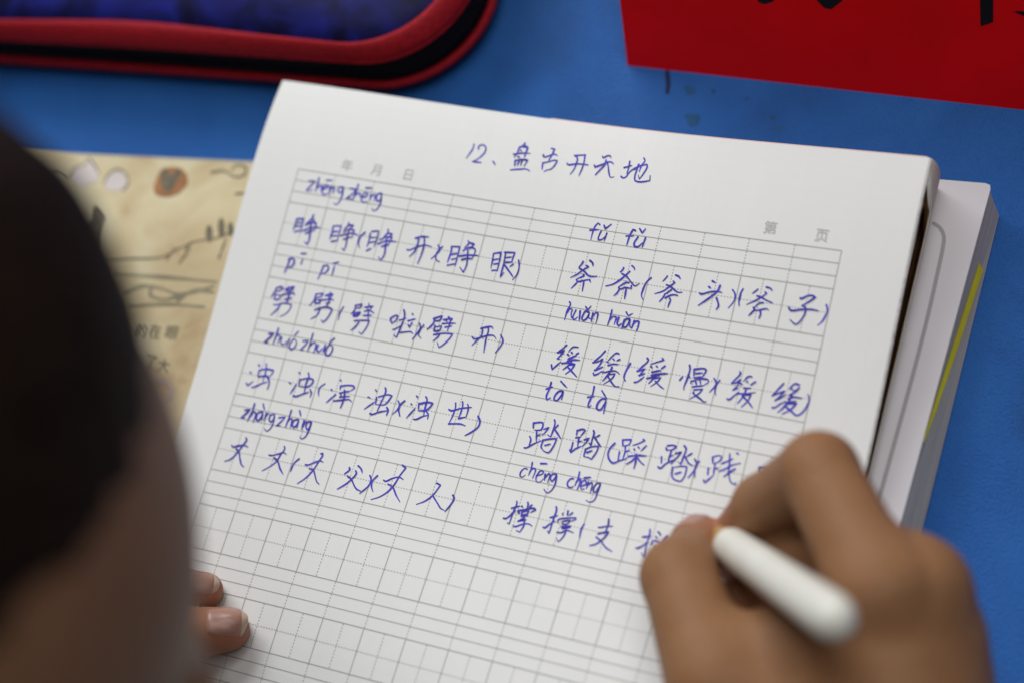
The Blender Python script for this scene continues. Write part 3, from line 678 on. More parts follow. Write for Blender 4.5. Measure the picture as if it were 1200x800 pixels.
'912,-19,906,-15,901,-23,898,-39,898,-63;889,-38,912,-33;920,-36,917,-55,918,-61,927,-59,935,-48;937,-39,935,-62;924,-19,930,-28,943,-13;1013,-21,1006,-19,1002,-31,999,-63;991,-39,1012,-36;1024,-37,1018,-57,1022,-64,1031,-63,1040,-51;1045,-36,1042,-63;1023,-14,1033,-25,1039,-12;892,-125,892,-128,885,-143;910,-120,919,-125,922,-133;904,-135,911,-137,897,-149,884,-163,869,-174;886,-145,900,-150,917,-161,925,-162,940,-159;902,-160,905,-163,887,-175;886,-177,891,-181,907,-176,920,-172,926,-176;891,-181,886,-191,878,-202;922,-170,926,-177;908,-178,909,-190,910,-205;1006,-125,1005,-131,999,-138;1027,-116,1034,-120,1037,-126;1025,-132,1018,-142,1005,-158,988,-173,970,-181;1005,-141,1019,-146,1036,-160,1049,-168,1058,-160;1030,-162,1023,-163,1006,-177;1006,-179,1010,-183,1022,-177,1039,-176;1039,-169,1040,-178;1009,-183,1005,-195,998,-203;1027,-180,1028,-194,1029,-206;1086,-140,1077,-153,1072,-175,1072,-191,1079,-201;1128,-129,1126,-134,1119,-145;1149,-123,1158,-125,1164,-131;1147,-140,1152,-143,1141,-155,1126,-170,1106,-180;1131,-152,1143,-155,1157,-163,1166,-167,1177,-165;1147,-163,1144,-167,1132,-178;1136,-187,1141,-183,1153,-176,1164,-175,1168,-176;1133,-177,1130,-187,1123,-199;1148,-186,1151,-188,1150,-200,1149,-211;1249,-124,1258,-127;1243,-140,1249,-143;1224,-161,1229,-162,1247,-154,1269,-149,1281,-150;1272,-133,1269,-147,1258,-162,1227,-193;1270,-166,1278,-180,1280,-186,1276,-196;1306,-138,1315,-148,1318,-162,1313,-176,1306,-187;1333,-132,1329,-147,1329,-163,1333,-178;1330,-147,1331,-165;1371,-128,1367,-133,1359,-141;1391,-119,1403,-121,1408,-126;1391,-132,1396,-135,1386,-145,1369,-159,1351,-171;1372,-145,1381,-146,1398,-152,1416,-157;1393,-160,1387,-161,1379,-166,1373,-176;1370,-175,1374,-182,1391,-178,1406,-174,1410,-177;1375,-180,1370,-188,1363,-198;1389,-180,1392,-191,1390,-201;1483,-134,1486,-135,1497,-127,1509,-123,1520,-126,1506,-140,1491,-152;1491,-152,1501,-156,1503,-165,1498,-185,1486,-201,1469,-192;1459,-162,1465,-168,1489,-163,1517,-158,1534,-159;1551,-141,1556,-152,1554,-170,1548,-185,1540,-194;883,-239,887,-243,883,-262,882,-289;883,-270,889,-256,896,-258,895,-267,899,-280;906,-258,903,-280,908,-284,915,-275;918,-258,922,-283;943,-258,933,-256,929,-266,928,-278,934,-282,941,-274,944,-261,945,-271,951,-274;930,-244,938,-252,944,-240;954,-258,955,-281;955,-267,961,-256,968,-256,969,-274,968,-284;1003,-241,1003,-261,1001,-283;1003,-268,1011,-257,1020,-258,1018,-278;1026,-257,1026,-275,1031,-280,1037,-272;1042,-261,1041,-285;1056,-257,1047,-258,1042,-271,1043,-280,1050,-280,1056,-266,1057,-256,1060,-274,1065,-279;1042,-240,1050,-248,1060,-241;1069,-259,1067,-280;1067,-273,1075,-259,1083,-260,1083,-275,1082,-285;905,-353,898,-363,885,-377;885,-377,895,-374,902,-367,899,-377,889,-393;889,-393,896,-393;878,-412,883,-424,888,-417,901,-399;937,-353,924,-355,917,-364,915,-370;914,-376,918,-380;923,-370,927,-372;942,-368,936,-373;919,-389,933,-379,938,-375;918,-395,931,-389,951,-386;905,-403,919,-399,939,-398;930,-389,925,-403,912,-419;925,-404,940,-399,935,-413,922,-429;922,-409,937,-419,954,-431;1012,-350,1003,-365,987,-386;987,-386,1000,-381,1011,-371,1007,-388,997,-405;997,-405,1005,-400,1016,-392;995,-412,998,-418,1006,-414,1016,-404;1050,-351,1043,-350,1033,-362,1026,-374;1024,-377,1029,-379;1038,-367,1043,-370;1056,-365,1049,-370;1029,-386,1043,-380,1055,-379;1017,-405,1021,-406,1038,-400,1054,-397,1065,-403;1041,-389,1037,-406,1025,-429;1034,-410,1053,-404,1048,-418,1030,-436;1036,-414,1053,-431,1064,-437,1072,-435;1087,-371,1080,-391,1078,-408,1084,-418;1127,-349,1131,-353,1118,-375,1109,-387;1109,-387,1118,-383,1127,-377,1122,-388,1117,-397;1117,-397,1123,-394,1131,-389;1109,-417,1115,-415,1131,-398;1166,-342,1172,-346,1155,-355,1140,-363;1142,-368,1147,-372;1156,-365,1160,-367;1178,-361,1170,-370;1148,-383,1167,-375,1170,-374;1149,-391,1165,-385,1190,-379;1139,-401,1154,-395,1170,-388;1159,-388,1155,-400,1147,-413;1155,-399,1175,-392,1168,-405,1154,-420;1163,-404,1177,-414,1190,-420;1225,-390,1231,-379;1241,-348,1244,-355,1243,-385,1240,-405,1241,-413;1243,-373,1250,-380;1255,-356,1258,-373;1255,-356,1282,-350,1286,-352,1281,-371;1262,-366,1279,-361;1261,-377,1281,-371;1255,-387,1255,-394;1255,-388,1277,-377,1298,-377,1299,-382,1290,-391;1267,-387,1271,-395;1277,-382,1281,-391;1262,-401,1275,-397,1289,-393;1267,-408,1289,-402,1282,-415,1262,-433;1268,-414,1266,-416,1274,-421,1289,-428,1300,-434,1305,-432;1311,-370,1319,-378,1317,-391,1308,-407;1327,-372,1321,-386,1321,-400,1325,-411;1086,-370,1079,-396,1079,-410,1085,-418;1373,-342,1375,-345,1366,-362,1358,-374;1358,-374,1369,-371,1379,-360,1374,-377,1366,-390;1366,-390,1377,-383;1356,-415,1360,-417,1373,-403,1382,-392;1405,-349,1398,-349,1387,-364;1396,-363,1399,-365;1381,-371,1386,-372;1417,-360,1406,-371;1392,-381,1410,-378;1378,-398,1402,-393,1423,-386;1399,-379,1396,-397,1385,-422;1392,-400,1413,-393,1410,-408,1397,-429;1396,-403,1409,-412,1425,-426;1402,-394,1411,-396,1414,-389;1488,-351,1482,-361,1466,-387;1466,-387,1482,-377,1495,-369,1487,-382,1476,-397;1476,-397,1487,-389,1499,-378;1473,-416,1477,-416,1490,-404,1501,-395;1527,-348,1516,-347,1504,-363;1508,-359,1514,-364;1528,-355,1519,-368,1506,-379;1518,-364,1524,-366;1507,-387,1519,-381,1540,-380;1503,-397,1528,-389;1514,-377,1508,-398,1489,-426;1509,-400,1530,-394,1520,-411,1502,-427;1504,-407,1521,-416,1535,-424,1542,-422,1553,-407,1559,-386,1558,-376,1552,-367;890,-458,890,-475,887,-497,891,-506,899,-498;881,-478,897,-469;928,-476,919,-476,910,-489,910,-501,917,-503,925,-490,929,-476,930,-498;915,-450,925,-457,936,-464;1007,-447,1008,-469,1004,-500,1006,-505,1012,-497;997,-478,1014,-473;1046,-474,1037,-475,1028,-489,1029,-503,1038,-505,1046,-487,1048,-477,1050,-512;1030,-454,1049,-473;873,-573,876,-587;873,-573,897,-568,899,-571,898,-586,881,-591;888,-594,894,-620;892,-604,900,-600;873,-610,878,-616,878,-635;867,-642,871,-642,888,-628,906,-615;926,-554,929,-559,930,-585,928,-600,919,-596;905,-584,917,-576,912,-588,905,-601;939,-566,933,-577;933,-578,946,-589,956,-599;911,-612,912,-633,917,-636;910,-613,927,-606,946,-601,943,-622,934,-642,918,-639;920,-625,934,-618;994,-571,995,-583;993,-570,1009,-563,1015,-565,1007,-581;995,-589,1008,-584;1003,-586,1006,-610;1004,-599,1013,-594;991,-603,992,-626;989,-623,993,-629,1003,-617,1015,-608;1036,-561,1039,-566,1039,-586,1040,-602,1034,-595;1018,-590,1030,-583,1025,-596,1018,-608;1019,-589,1030,-586;1055,-570,1047,-577;1044,-578,1056,-590,1067,-599;1029,-612,1029,-632;1028,-614,1042,-604,1061,-599,1059,-614,1051,-636,1043,-633,1029,-633;1035,-621,1047,-613;1100,-583,1091,-599,1090,-613,1097,-627,1109,-634,1124,-625,1130,-622;1118,-570,1122,-584;1118,-570,1140,-565,1137,-579,1121,-586;1129,-584,1132,-602,1131,-622;1133,-599,1143,-593;1118,-602,1120,-625,1132,-621,1143,-613;1170,-558,1175,-560,1160,-572,1147,-579;1153,-587,1156,-591;1162,-580,1167,-583;1182,-573,1172,-589;1144,-609,1162,-603,1190,-599;1162,-600,1166,-618,1166,-637;1164,-606,1155,-620,1144,-630;1164,-604,1177,-616,1190,-623;1234,-568,1237,-575;1236,-562,1252,-558,1259,-560,1249,-571,1236,-573;1249,-575,1248,-585,1248,-604;1251,-587,1256,-583;1228,-593,1232,-610;1226,-620,1232,-623,1243,-609,1261,-594;1278,-554,1284,-559,1283,-583,1281,-603,1275,-598;1261,-578,1275,-571,1268,-586,1256,-606;1302,-569,1290,-581;1287,-581,1301,-596,1312,-600;1263,-614,1268,-638,1274,-643,1284,-645,1291,-645,1298,-631,1298,-605,1287,-606,1263,-614;1274,-629,1288,-621;1312,-582,1320,-591,1319,-609,1308,-632;1325,-585,1319,-602,1324,-628;1356,-568,1360,-583;1355,-568,1371,-561,1380,-563,1373,-577,1360,-584;1366,-584,1367,-599,1369,-613;1369,-596,1376,-592;1352,-598,1355,-616;1348,-630,1352,-636,1364,-620,1369,-612;1396,-551,1401,-576,1406,-602,1417,-622,1429,-625,1426,-619;1383,-579,1407,-562;1381,-600,1396,-589,1410,-577,1428,-569;1418,-586,1407,-597,1395,-611;1413,-546,1418,-548;1475,-570,1478,-585;1475,-570,1495,-563,1491,-578,1478,-586;1485,-583,1486,-601;1471,-602,1473,-621;1461,-636,1466,-635,1476,-623,1483,-615;892,-696,885,-695,877,-707,879,-718,885,-719,891,-712;900,-676,902,-693,900,-711;901,-699,908,-690,913,-691,913,-716;921,-707,934,-701,937,-694,929,-692,923,-703,922,-716,928,-724,937,-720,941,-712;923,-674,940,-671;943,-699,945,-715;946,-707,951,-695,955,-697,955,-719;972,-693,962,-695,959,-707,966,-714,972,-702,973,-693,976,-720,971,-738,962,-746,951,-738;1019,-695,1012,-697,1007,-709,1011,-718,1020,-719,1025,-714;1030,-674,1031,-690,1028,-712;1029,-702,1035,-692,1038,-694,1037,-721;1045,-710,1056,-701,1052,-693,1045,-696,1043,-709,1047,-718,1055,-715;1047,-687,1063,-682;1060,-695,1060,-713;1061,-704,1069,-694,1071,-697,1073,-723;1092,-693,1084,-694,1078,-707,1080,-717,1086,-718,1090,-705,1093,-693,1091,-721,1088,-739,1079,-746,1068,-743;890,-784,892,-788,890,-815,889,-847,883,-844;882,-805,902,-795;870,-835,875,-835,888,-819,895,-809;907,-794,911,-796;920,-781,923,-787,922,-797;933,-785,927,-793;906,-813,901,-808,918,-801,943,-793,946,-796,935,-805;913,-808,913,-816;913,-808,929,-801,928,-810,914,-816;914,-820,931,-814;923,-823,913,-831;910,-834,930,-826;901,-849,905,-850,923,-840,940,-835,950,-839;922,-818,928,-842,923,-861,913,-859;996,-776,999,-781,999,-812,999,-848,993,-842;989,-807,1007,-798;979,-835,983,-836,993,-824,1004,-813;1018,-790,1021,-793;1030,-780,1032,-793;1043,-782,1036,-791;1012,-814,1012,-808,1032,-799,1055,-793,1056,-796,1046,-804;1025,-809,1026,-818;1025,-809,1043,-802,1039,-812,1027,-817;1025,-824,1042,-818;1048,-817,1029,-827;1029,-828,1048,-821;1018,-840,1026,-840,1043,-830,1060,-832;1034,-816,1040,-835,1036,-852,1029,-864,1023,-856;1081,-804,1077,-820,1080,-842;1139,-778,1142,-792,1140,-813;1119,-804,1123,-804,1137,-798,1154,-794;1123,-821,1135,-815,1148,-810,1143,-825,1133,-839,1125,-848,1111,-855;1121,-830,1135,-837,1153,-851,1171,-857;1249,-781,1251,-788,1251,-817,1253,-853,1244,-844;1236,-804,1256,-798;1228,-835,1232,-834,1244,-824,1250,-816;1271,-783,1277,-787,1278,-791;1268,-796,1274,-799;1295,-788,1286,-803;1263,-817,1264,-808,1286,-807;1271,-826,1270,-818'}
NAMES = {'title': 'handwritten_title', 'blurL': 'handwritten_character', 'left': 'handwritten_character', 'right': 'handwritten_character'}
for key, nm in NAMES.items():
    strokes = []
    for t in INK[key].split(';'):
        v_ = [int(q) for q in t.split(',')]
        strokes.append([(v_[i] / 100, v_[i + 1] / 100) for i in range(0, len(v_), 2)])
    paths = [np.array(smooth_path(t)) for t in strokes]
    grp = list(range(len(paths)))          # strokes close to each other make one character
    for i in range(len(paths)):
        for j in range(i):
            if grp[i] != grp[j] and np.abs(paths[i][0] - paths[j][0]).max() < 1.6:
                d = np.sqrt(((paths[i][:, None] - paths[j][None]) ** 2).sum(-1)).min()
                if d < 0.135:
                    gi, gj = grp[i], grp[j]
                    grp = [gj if g == gi else g for g in grp]
    for g in sorted(set(grp)):
        hw = Mesh()
        for k, p in enumerate(paths):
            if grp[k] == g:
                ribbon(hw, p, 0.047 * random.uniform(0.88, 1.14), zpage, 0.0080 + 0.0008 * (k % 14), 0.55, 0.10)
        link(nm, hw.v, hw.f, M['ink'], page)

# ---------------------------------------------------------------- red tent card
TC = thing('name_card', 'red folded tent card with black brush lettering standing on the desk', 'name card', (13, 6, 0))
th = R(65)
fw = Vector((1, 0.010, 0)).normalized()
up = Vector((0, math.cos(th), math.sin(th)))
o0 = Vector((7.76, 5.66, 0.0))
CW, CH = 26.0, 8.0


def card(u, q, d=0.0):
    nrm = Vector((0, -math.sin(th), math.cos(th)))
    return tuple(o0 + fw * u + up * q + nrm * d)


back = [Vector((0, 2 * CH * math.cos(th), 0))]
V = [card(0, 0), card(CW, 0), card(CW, CH), card(0, CH)]
V += [card(0, 0, -0.03), card(CW, 0, -0.03), card(CW, CH, -0.03), card(0, CH, -0.03)]
BOX = [(0, 1, 2, 3), (7, 6, 5, 4), (0, 4, 5, 1), (1, 5, 6, 2), (2, 6, 7, 3), (3, 7, 4, 0)]
link('front_panel', V, BOX, M['red_card'], TC)
e = Vector((0, CH * math.cos(th), -CH * math.sin(th)))
V = [Vector(card(0, CH)) + Vector((0, 0.0, -0.01)), Vector(card(CW, CH)) + Vector((0, 0.0, -0.01))]
V = [V[0], V[1], V[1] + e, V[0] + e]
V = V + [q + Vector((0, 0.03, 0.012)) for q in V]
link('back_panel', V, BOX, M['red_card'], TC)
for k, pols in enumerate([[[(3.86, 3.08), (4.29, 3.45), (4.78, 3.39), (4.41, 2.7), (4.17, 2.59), (4.01, 2.63)]], [[(4.99, 3.52), (5.44, 3.03), (5.62, 2.86), (5.8, 2.66), (5.99, 2.63), (6.31, 2.96), (6.01, 3.15), (5.72, 3.54), (5.46, 3.93)]], [[(9.72, 4.86), (10.09, 4.94), (10.2, 2.71), (9.89, 2.54)], [(10.12, 4.4), (10.52, 5.66), (10.25, 5.78), (9.19, 4.05), (9.33, 3.86)]], [[(10.67, 3.1), (10.87, 3.13), (11.32, 3.02), (11.6, 3.24), (11.46, 2.91), (11.04, 2.94)]]]):
    lt = Mesh()
    for j, pol in enumerate(pols):
        lt.add([card(u, q, 0.008 + 0.002 * j) for u, q in pol], [tuple(range(len(pol)))])
    link('brush_lettering', lt.v, lt.f, M['black_print'], TC)

# ---------------------------------------------------------------- pencil case
PC = thing('pencil_case', 'dark blue pencil case with red trim and a black zip at the top left', 'pencil case', (-7, 8, 0))
ca = R(3.6)


def rrect(inset, z, rad=3.1, n=12):
    x0, x1, y0, y1 = -21.0 + inset, 0.0 - inset, 0.0 + inset, 10.0 - inset
    r = rad - inset * 0.6
    pts = []
    for cx, cy, a0 in ((x1 - r, y0 + r, -90), (x1 - r, y1 - r, 0), (x0 + r, y1 - r, 90), (x0 + r, y0 + r, 180)):
        for k in range(n + 1):
            a = R(a0 + 90 * k / n)
            pts.append((cx + r * math.cos(a), cy + r * math.sin(a)))
    out = []
    for i in range(len(pts)):
        a, b = pts[i], pts[(i + 1) % len(pts)]
        L = math.hypot(b[0] - a[0], b[1] - a[1])
        m_ = max(1, int(L / 0.4))
        for q in range(m_):
            t = q / m_
            out.append((a[0] + (b[0] - a[0]) * t, a[1] + (b[1] - a[1]) * t))
    return [(3.55 + x * math.cos(ca) - y * math.sin(ca), 3.92 + x * math.sin(ca) + y * math.cos(ca), z) for x, y in out]


def loft(rings):
    n = len(rings[0])
    v, f = [], []
    for r in rings:
        v += r
    for j in range(len(rings) - 1):
        for i in range(n):
            f.append((j * n + i, j * n + (i + 1) % n, (j + 1) * n + (i + 1) % n, (j + 1) * n + i))
    f.append(tuple(range(n))[::-1])
    f.append(tuple(range((len(rings) - 1) * n, len(rings) * n)))
    return v, f


def ring_like(base, inset, z):
    """same point count as base, scaled in about its middle"""
    cx = sum(p[0] for p in base) / len(base)
    cy = sum(p[1] for p in base) / len(base)
    out = []
    for p in base:
        d = math.hypot(p[0] - cx, p[1] - cy)
        s = 1 - inset / d
        out.append((cx + (p[0] - cx) * s, cy + (p[1] - cy) * s, z))
    return out


b0_ = rrect(0.0, 0.0)
v, f = loft([ring_like(b0_, 0.55, 0.0), ring_like(b0_, 0.20, 0.06), ring_like(b0_, 0.05, 0.30), ring_like(b0_, 0.05, 0.55)])
link('lower_shell', v, f, M['case_fabric'], PC, True)
v, f = tube(ring_like(b0_, 0.02, 0.62), 0.13, 10, True)
link('red_piping', v, f, M['red_band'], PC, True)
v, f = loft([ring_like(b0_, 0.12, 0.56), ring_like(b0_, 0.16, 1.2), ring_like(b0_, 0.20, 2.02)])
zt_ = link('zip_tape', v, f, M['black_tape'], PC, True)
zz = Mesh()
rg = ring_like(b0_, 0.10, 1.15)
for i in range(0, len(rg)):
    a, b = Vector(rg[i]), Vector(rg[(i + 1) % len(rg)])
    L = (b - a).length
    m_ = max(1, int(L / 0.16))
    for q in range(m_):
        c = a + (b - a) * ((q + 0.5) / m_)
        d = (b - a).normalized() * 0.045
        s = Vector((-d.y, d.x, 0)).normalized() * 0.05
        h = Vector((0, 0, 0.10))
        P8 = [c - d - s - h, c + d - s - h, c + d + s - h, c - d + s - h, c - d - s + h, c + d - s + h, c + d + s + h, c - d + s + h]
        zz.add(P8, [(3, 2, 1, 0), (4, 5, 6, 7), (0, 1, 5, 4), (1, 2, 6, 5), (2, 3, 7, 6), (3, 0, 4, 7)])
link('zip_teeth', zz.v, zz.f, M['black_tape'], zt_)
v, f = loft([ring_like(b0_, 0.16, 1.86), ring_like(b0_, 0.08, 1.95), ring_like(b0_, 0.11, 2.12), ring_like(b0_, 0.30, 2.35),
             ring_like(b0_, 0.46, 2.50), ring_like(b0_, 0.60, 2.52), ring_like(b0_, 0.75, 2.42)])
link('red_trim', v, f, M['red_band'], PC, True)
v, f = tube(ring_like(b0_, 0.12, 1.90), 0.07, 8, True)
link('red_piping', v, f, M['red_band'], PC, True)
v, f = loft([ring_like(b0_, 0.56, 2.36), ring_like(b0_, 0.70, 2.52), ring_like(b0_, 1.3, 2.72), ring_like(b0_, 2.4, 2.86), ring_like(b0_, 4.0, 2.92)])
link('lid', v, f, M['case_vinyl'], PC, True)

# ---------------------------------------------------------------- pen
PT, PE = Vector([13.82, -7.48, 1.99]), Vector([18.83, -10.4, 10.64])
PL = (PE - PT).length
PN = thing('pen', 'white ball-point pen with a gold grip held in the right hand', 'pen', tuple(PT))
v, f = lathe(PT, PE, [(0.0, 0.028), (0.10, 0.045), (0.30, 0.06)], 20)
link('pen_tip', v, f, M['steel'], PN, True)
v, f = lathe(PT, PE, [(0.29, 0.09), (0.35, 0.13), (1.1, 0.29), (1.5, 0.35), (2.5, 0.41), (2.52, 0.41)], 40)
link('pen_grip', v, f, M['pen_gold'], PN, True)
v, f = lathe(PT, PE, [(2.44, 0.36), (2.46, 0.43), (2.54, 0.44), (4.0, 0.455), (PL - 0.9, 0.47), (PL - 0.45, 0.45), (PL - 0.22, 0.385), (PL - 0.08, 0.28), (PL - 0.01, 0.12), (PL, 0.02)], 48)
link('pen_barrel', v, f, M['pen_white'], PN, True)

# ---------------------------------------------------------------- person


class Field:
    """signed distance from smoothly joined tapered limbs"""

    def __init__(self, lo, hi, h):
        self.lo, self.h = np.array(lo, float), h
        self.n = [int((b - a) / h) + 1 for a, b in zip(lo, hi)]
        ax = [lo[i] + h * np.arange(self.n[i]) for i in range(3)]
        self.P = np.stack(np.meshgrid(*ax, indexing='ij'), -1).astype(np.float32)
        self.D = np.full(self.n, 1e3, np.float32)

    def cone(self, a, b, ra, rb):
        a, b = np.array(a, np.float32), np.array(b, np.float32)
        d = b - a
        L = float(d @ d) + 1e-9
        t = np.clip(((self.P - a) @ d) / L, 0, 1)
        q = self.P - a - t[..., None] * d
        return np.sqrt((q * q).sum(-1)) - (ra + (rb - ra) * t)

    def ellipsoid(self, c, axes, rad):
        q = (self.P - np.array(c, np.float32)) @ np.array(axes, np.float32).T
        r = np.array(rad, np.float32)
        k0 = np.sqrt(((q / r) ** 2).sum(-1))
        k1 = np.sqrt(((q / (r * r)) ** 2).sum(-1)) + 1e-6
        return k0 * (k0 - 1) / k1

    def join(self, d, k):
        if k <= 0:
            self.D = np.minimum(self.D, d)
            return
        h = np.clip(0.5 + 0.5 * (self.D - d) / k, 0, 1)
        self.D = self.D * (1 - h) + d * h - k * h * (1 - h)

    def cut(self, d, k):
        h = np.clip(0.5 - 0.5 * (self.D + d) / k, 0, 1)
        self.D = self.D * (1 - h) - d * h + k * h * (1 - h)

    def chain(self, pts, k):
        d = None
        for (p, r), (q, s) in zip(pts[:-1], pts[1:]):
            e = self.cone(p, q, r, s)
            if d is None:
                d = e
            else:
                h = np.clip(0.5 + 0.5 * (d - e) / k, 0, 1)
                d = d * (1 - h) + e * h - k * h * (1 - h)
        return d

    def mesh(self):
        """surface nets"""
        D, h = self.D, self.h
        ins = D < 0
        nx, ny, nz = D.shape
        acc = np.zeros((nx - 1, ny - 1, nz - 1, 3), np.float32)
        cnt = np.zeros((nx - 1, ny - 1, nz - 1), np.float32)
        off = [(i, j, k) for i in (0, 1) for j in (0, 1) for k in (0, 1)]
        sl = lambda A_, o: A_[o[0]:nx - 1 + o[0], o[1]:ny - 1 + o[1], o[2]:nz - 1 + o[2]]
        for a in off:
            for ax in range(3):
                if a[ax]:
                    continue
                b = list(a)
                b[ax] = 1
                da, db = sl(D, a), sl(D, b)
                x = (da < 0) != (db < 0)
                t = np.where(x, da / np.where(x, da - db, 1), 0)
                pos = np.zeros(acc.shape, np.float32)
                for c in range(3):
                    pos[..., c] = a[c]
                pos[..., ax] = t
                acc += pos * x[..., None]
                cnt += x
        cells = cnt > 0
        idx = np.full(cells.shape, -1, np.int64)
        idx[cells] = np.arange(cells.sum())
        base = np.argwhere(cells)
        V = (base + acc[cells] / cnt[cells][:, None]) * h + self.lo
        F = []
        for ax in range(3):
            o1, o2 = [(1, 2), (2, 0), (0, 1)][ax]
            lo = [slice(1, -1)] * 3
            lo[ax] = slice(0, -1)
            hi = list(lo)
            hi[ax] = slice(1, None)
            A_, B_ = ins[tuple(lo)], ins[tuple(hi)]
            e = np.argwhere(A_ != B_)
            fl = A_[A_ != B_]
            st = np.array([1, 1, 1])
            st[ax] = 0
            e = e + st
            u1, u2 = np.zeros(3, int), np.zeros(3, int)
            u1[o1], u2[o2] = 1, 1
            g = lambda q: idx[q[:, 0], q[:, 1], q[:, 2]]
            quad = np.stack([g(e - u1 - u2), g(e - u2), g(e), g(e - u1)], 1)
            quad[~fl] = quad[~fl][:, ::-1]
            F.append(quad)
        F = np.concatenate(F)
        return V, F

    def at(self, p):
        i = [int(round(float((p[c] - self.lo[c]) / self.h))) for c in range(3)]
        return float(self.D[tuple(min(max(i[c], 0), self.n[c] - 1) for c in range(3))])

    def hit(self, p, d, step=0.02, far=4.0):
        """walk from p (inside) along d to the surface"""
        p, d = np.array(p, float), np.array(d, float)
        d /= np.linalg.norm(d)
        t = 0
        while t < far:
            q = (p + d * t - self.lo) / self.h
            i0 = np.floor(q).astype(int)
            fr_ = q - i0
            s = 0
            for a in (0, 1):
                for b in (0, 1):
                    for c in (0, 1):
                        ii = np.clip(i0 + [a, b, c], 0, np.array(self.n) - 1)
                        s += self.D[tuple(ii)] * (fr_[0] if a else 1 - fr_[0]) * (fr_[1] if b else 1 - fr_[1]) * (fr_[2] if c else 1 - fr_[2])
            if s >= 0:
                break
            t += step
        return p + d * t


def taubin(V, F, it=6):
    n = len(V)
    e = np.concatenate([F[:, [0, 1]], F[:, [1, 2]], F[:, [2, 3]], F[:, [3, 0]]])
    e = np.concatenate([e, e[:, ::-1]])
    deg = np.bincount(e[:, 0], minlength=n)[:, None].clip(1)
    for k in range(it):
        for lam in (0.5, -0.52):
            s = np.zeros_like(V)
            for c in range(3):
                s[:, c] = np.bincount(e[:, 0], weights=V[e[:, 1], c], minlength=n)
            V = V + lam * (s / deg - V)
    return V


HB = 1.9    # page level above the desk
RH = {'chains': [[([18.87, -8.94, 6.9], 1.0), ([16.96, -6.53, 6.1], 0.86), ([15.58, -7.09, 4.1], 0.74), ([14.84, -7.71, 2.95], 0.6)], [([15.73, -11.48, 5.5], 1.08), ([14.15, -9.23, 4.6], 0.87), ([14.06, -8.11, 3.2], 0.6), ([14.08, -7.9, 3.05], 0.48)], [([19.55, -8.63, 6.2], 1.05), ([17.85, -7.74, 4.8], 0.85), ([15.85, -8.11, 3.2], 0.72), ([14.97, -8.18, 2.65], 0.58)], [([19.89, -9.39, 5.3], 1.0), ([18.27, -9.2, 3.8], 0.82), ([16.24, -9.12, 2.8], 0.72), ([15.26, -9.19, 2.65], 0.62)], [([20.17, -10.18, 4.3], 0.9), ([18.83, -10.32, 3.1], 0.72), ([17.38, -10.2, 2.65], 0.6), ([18.02, -10.84, 2.6], 0.52)]], 'palm': [[([19.63, -12.8, 4.9], 1.9), ([18.82, -8.86, 6.5], 1.1)], [([20.08, -12.84, 4.8], 1.9), ([19.54, -8.66, 5.9], 1.1)], [([20.25, -12.94, 4.4], 1.7), ([19.88, -9.43, 5.0], 1.03)], [([20.43, -13.05, 4.1], 1.55), ([20.14, -10.25, 4.1], 0.98)], [([18.71, -12.84, 4.7], 1.8), ([15.89, -11.39, 5.2], 1.0)], [([16.77, -11.15, 5.1], 0.85), ([18.22, -9.85, 5.6], 0.9)], [([15.86, -10.87, 4.9], 0.85), ([17.17, -10.01, 5.1], 0.8)], [([18.71, -11.71, 4.5], 1.6), ([19.47, -10.04, 4.7], 1.3)], [([20.09, -13.0, 4.6], 2.0), ([24.18, -19.4, 3.9], 2.7)]], 'wrist': ([20.12, -13.16, 4.5], 2.2), 'flush': [([14.84, -7.71, 2.95], 1.35), ([14.08, -7.9, 3.05], 0.9), ([14.97, -8.18, 2.65], 1.2), ([16.24, -9.12, 2.8], 1.2)], 'nails': [([13.9, -7.89, 3.2], [-0.09, 1.12, -1.4], (-0.55, 0.45, 0.7), 0.95, 0.85)]}   # joints of the right hand
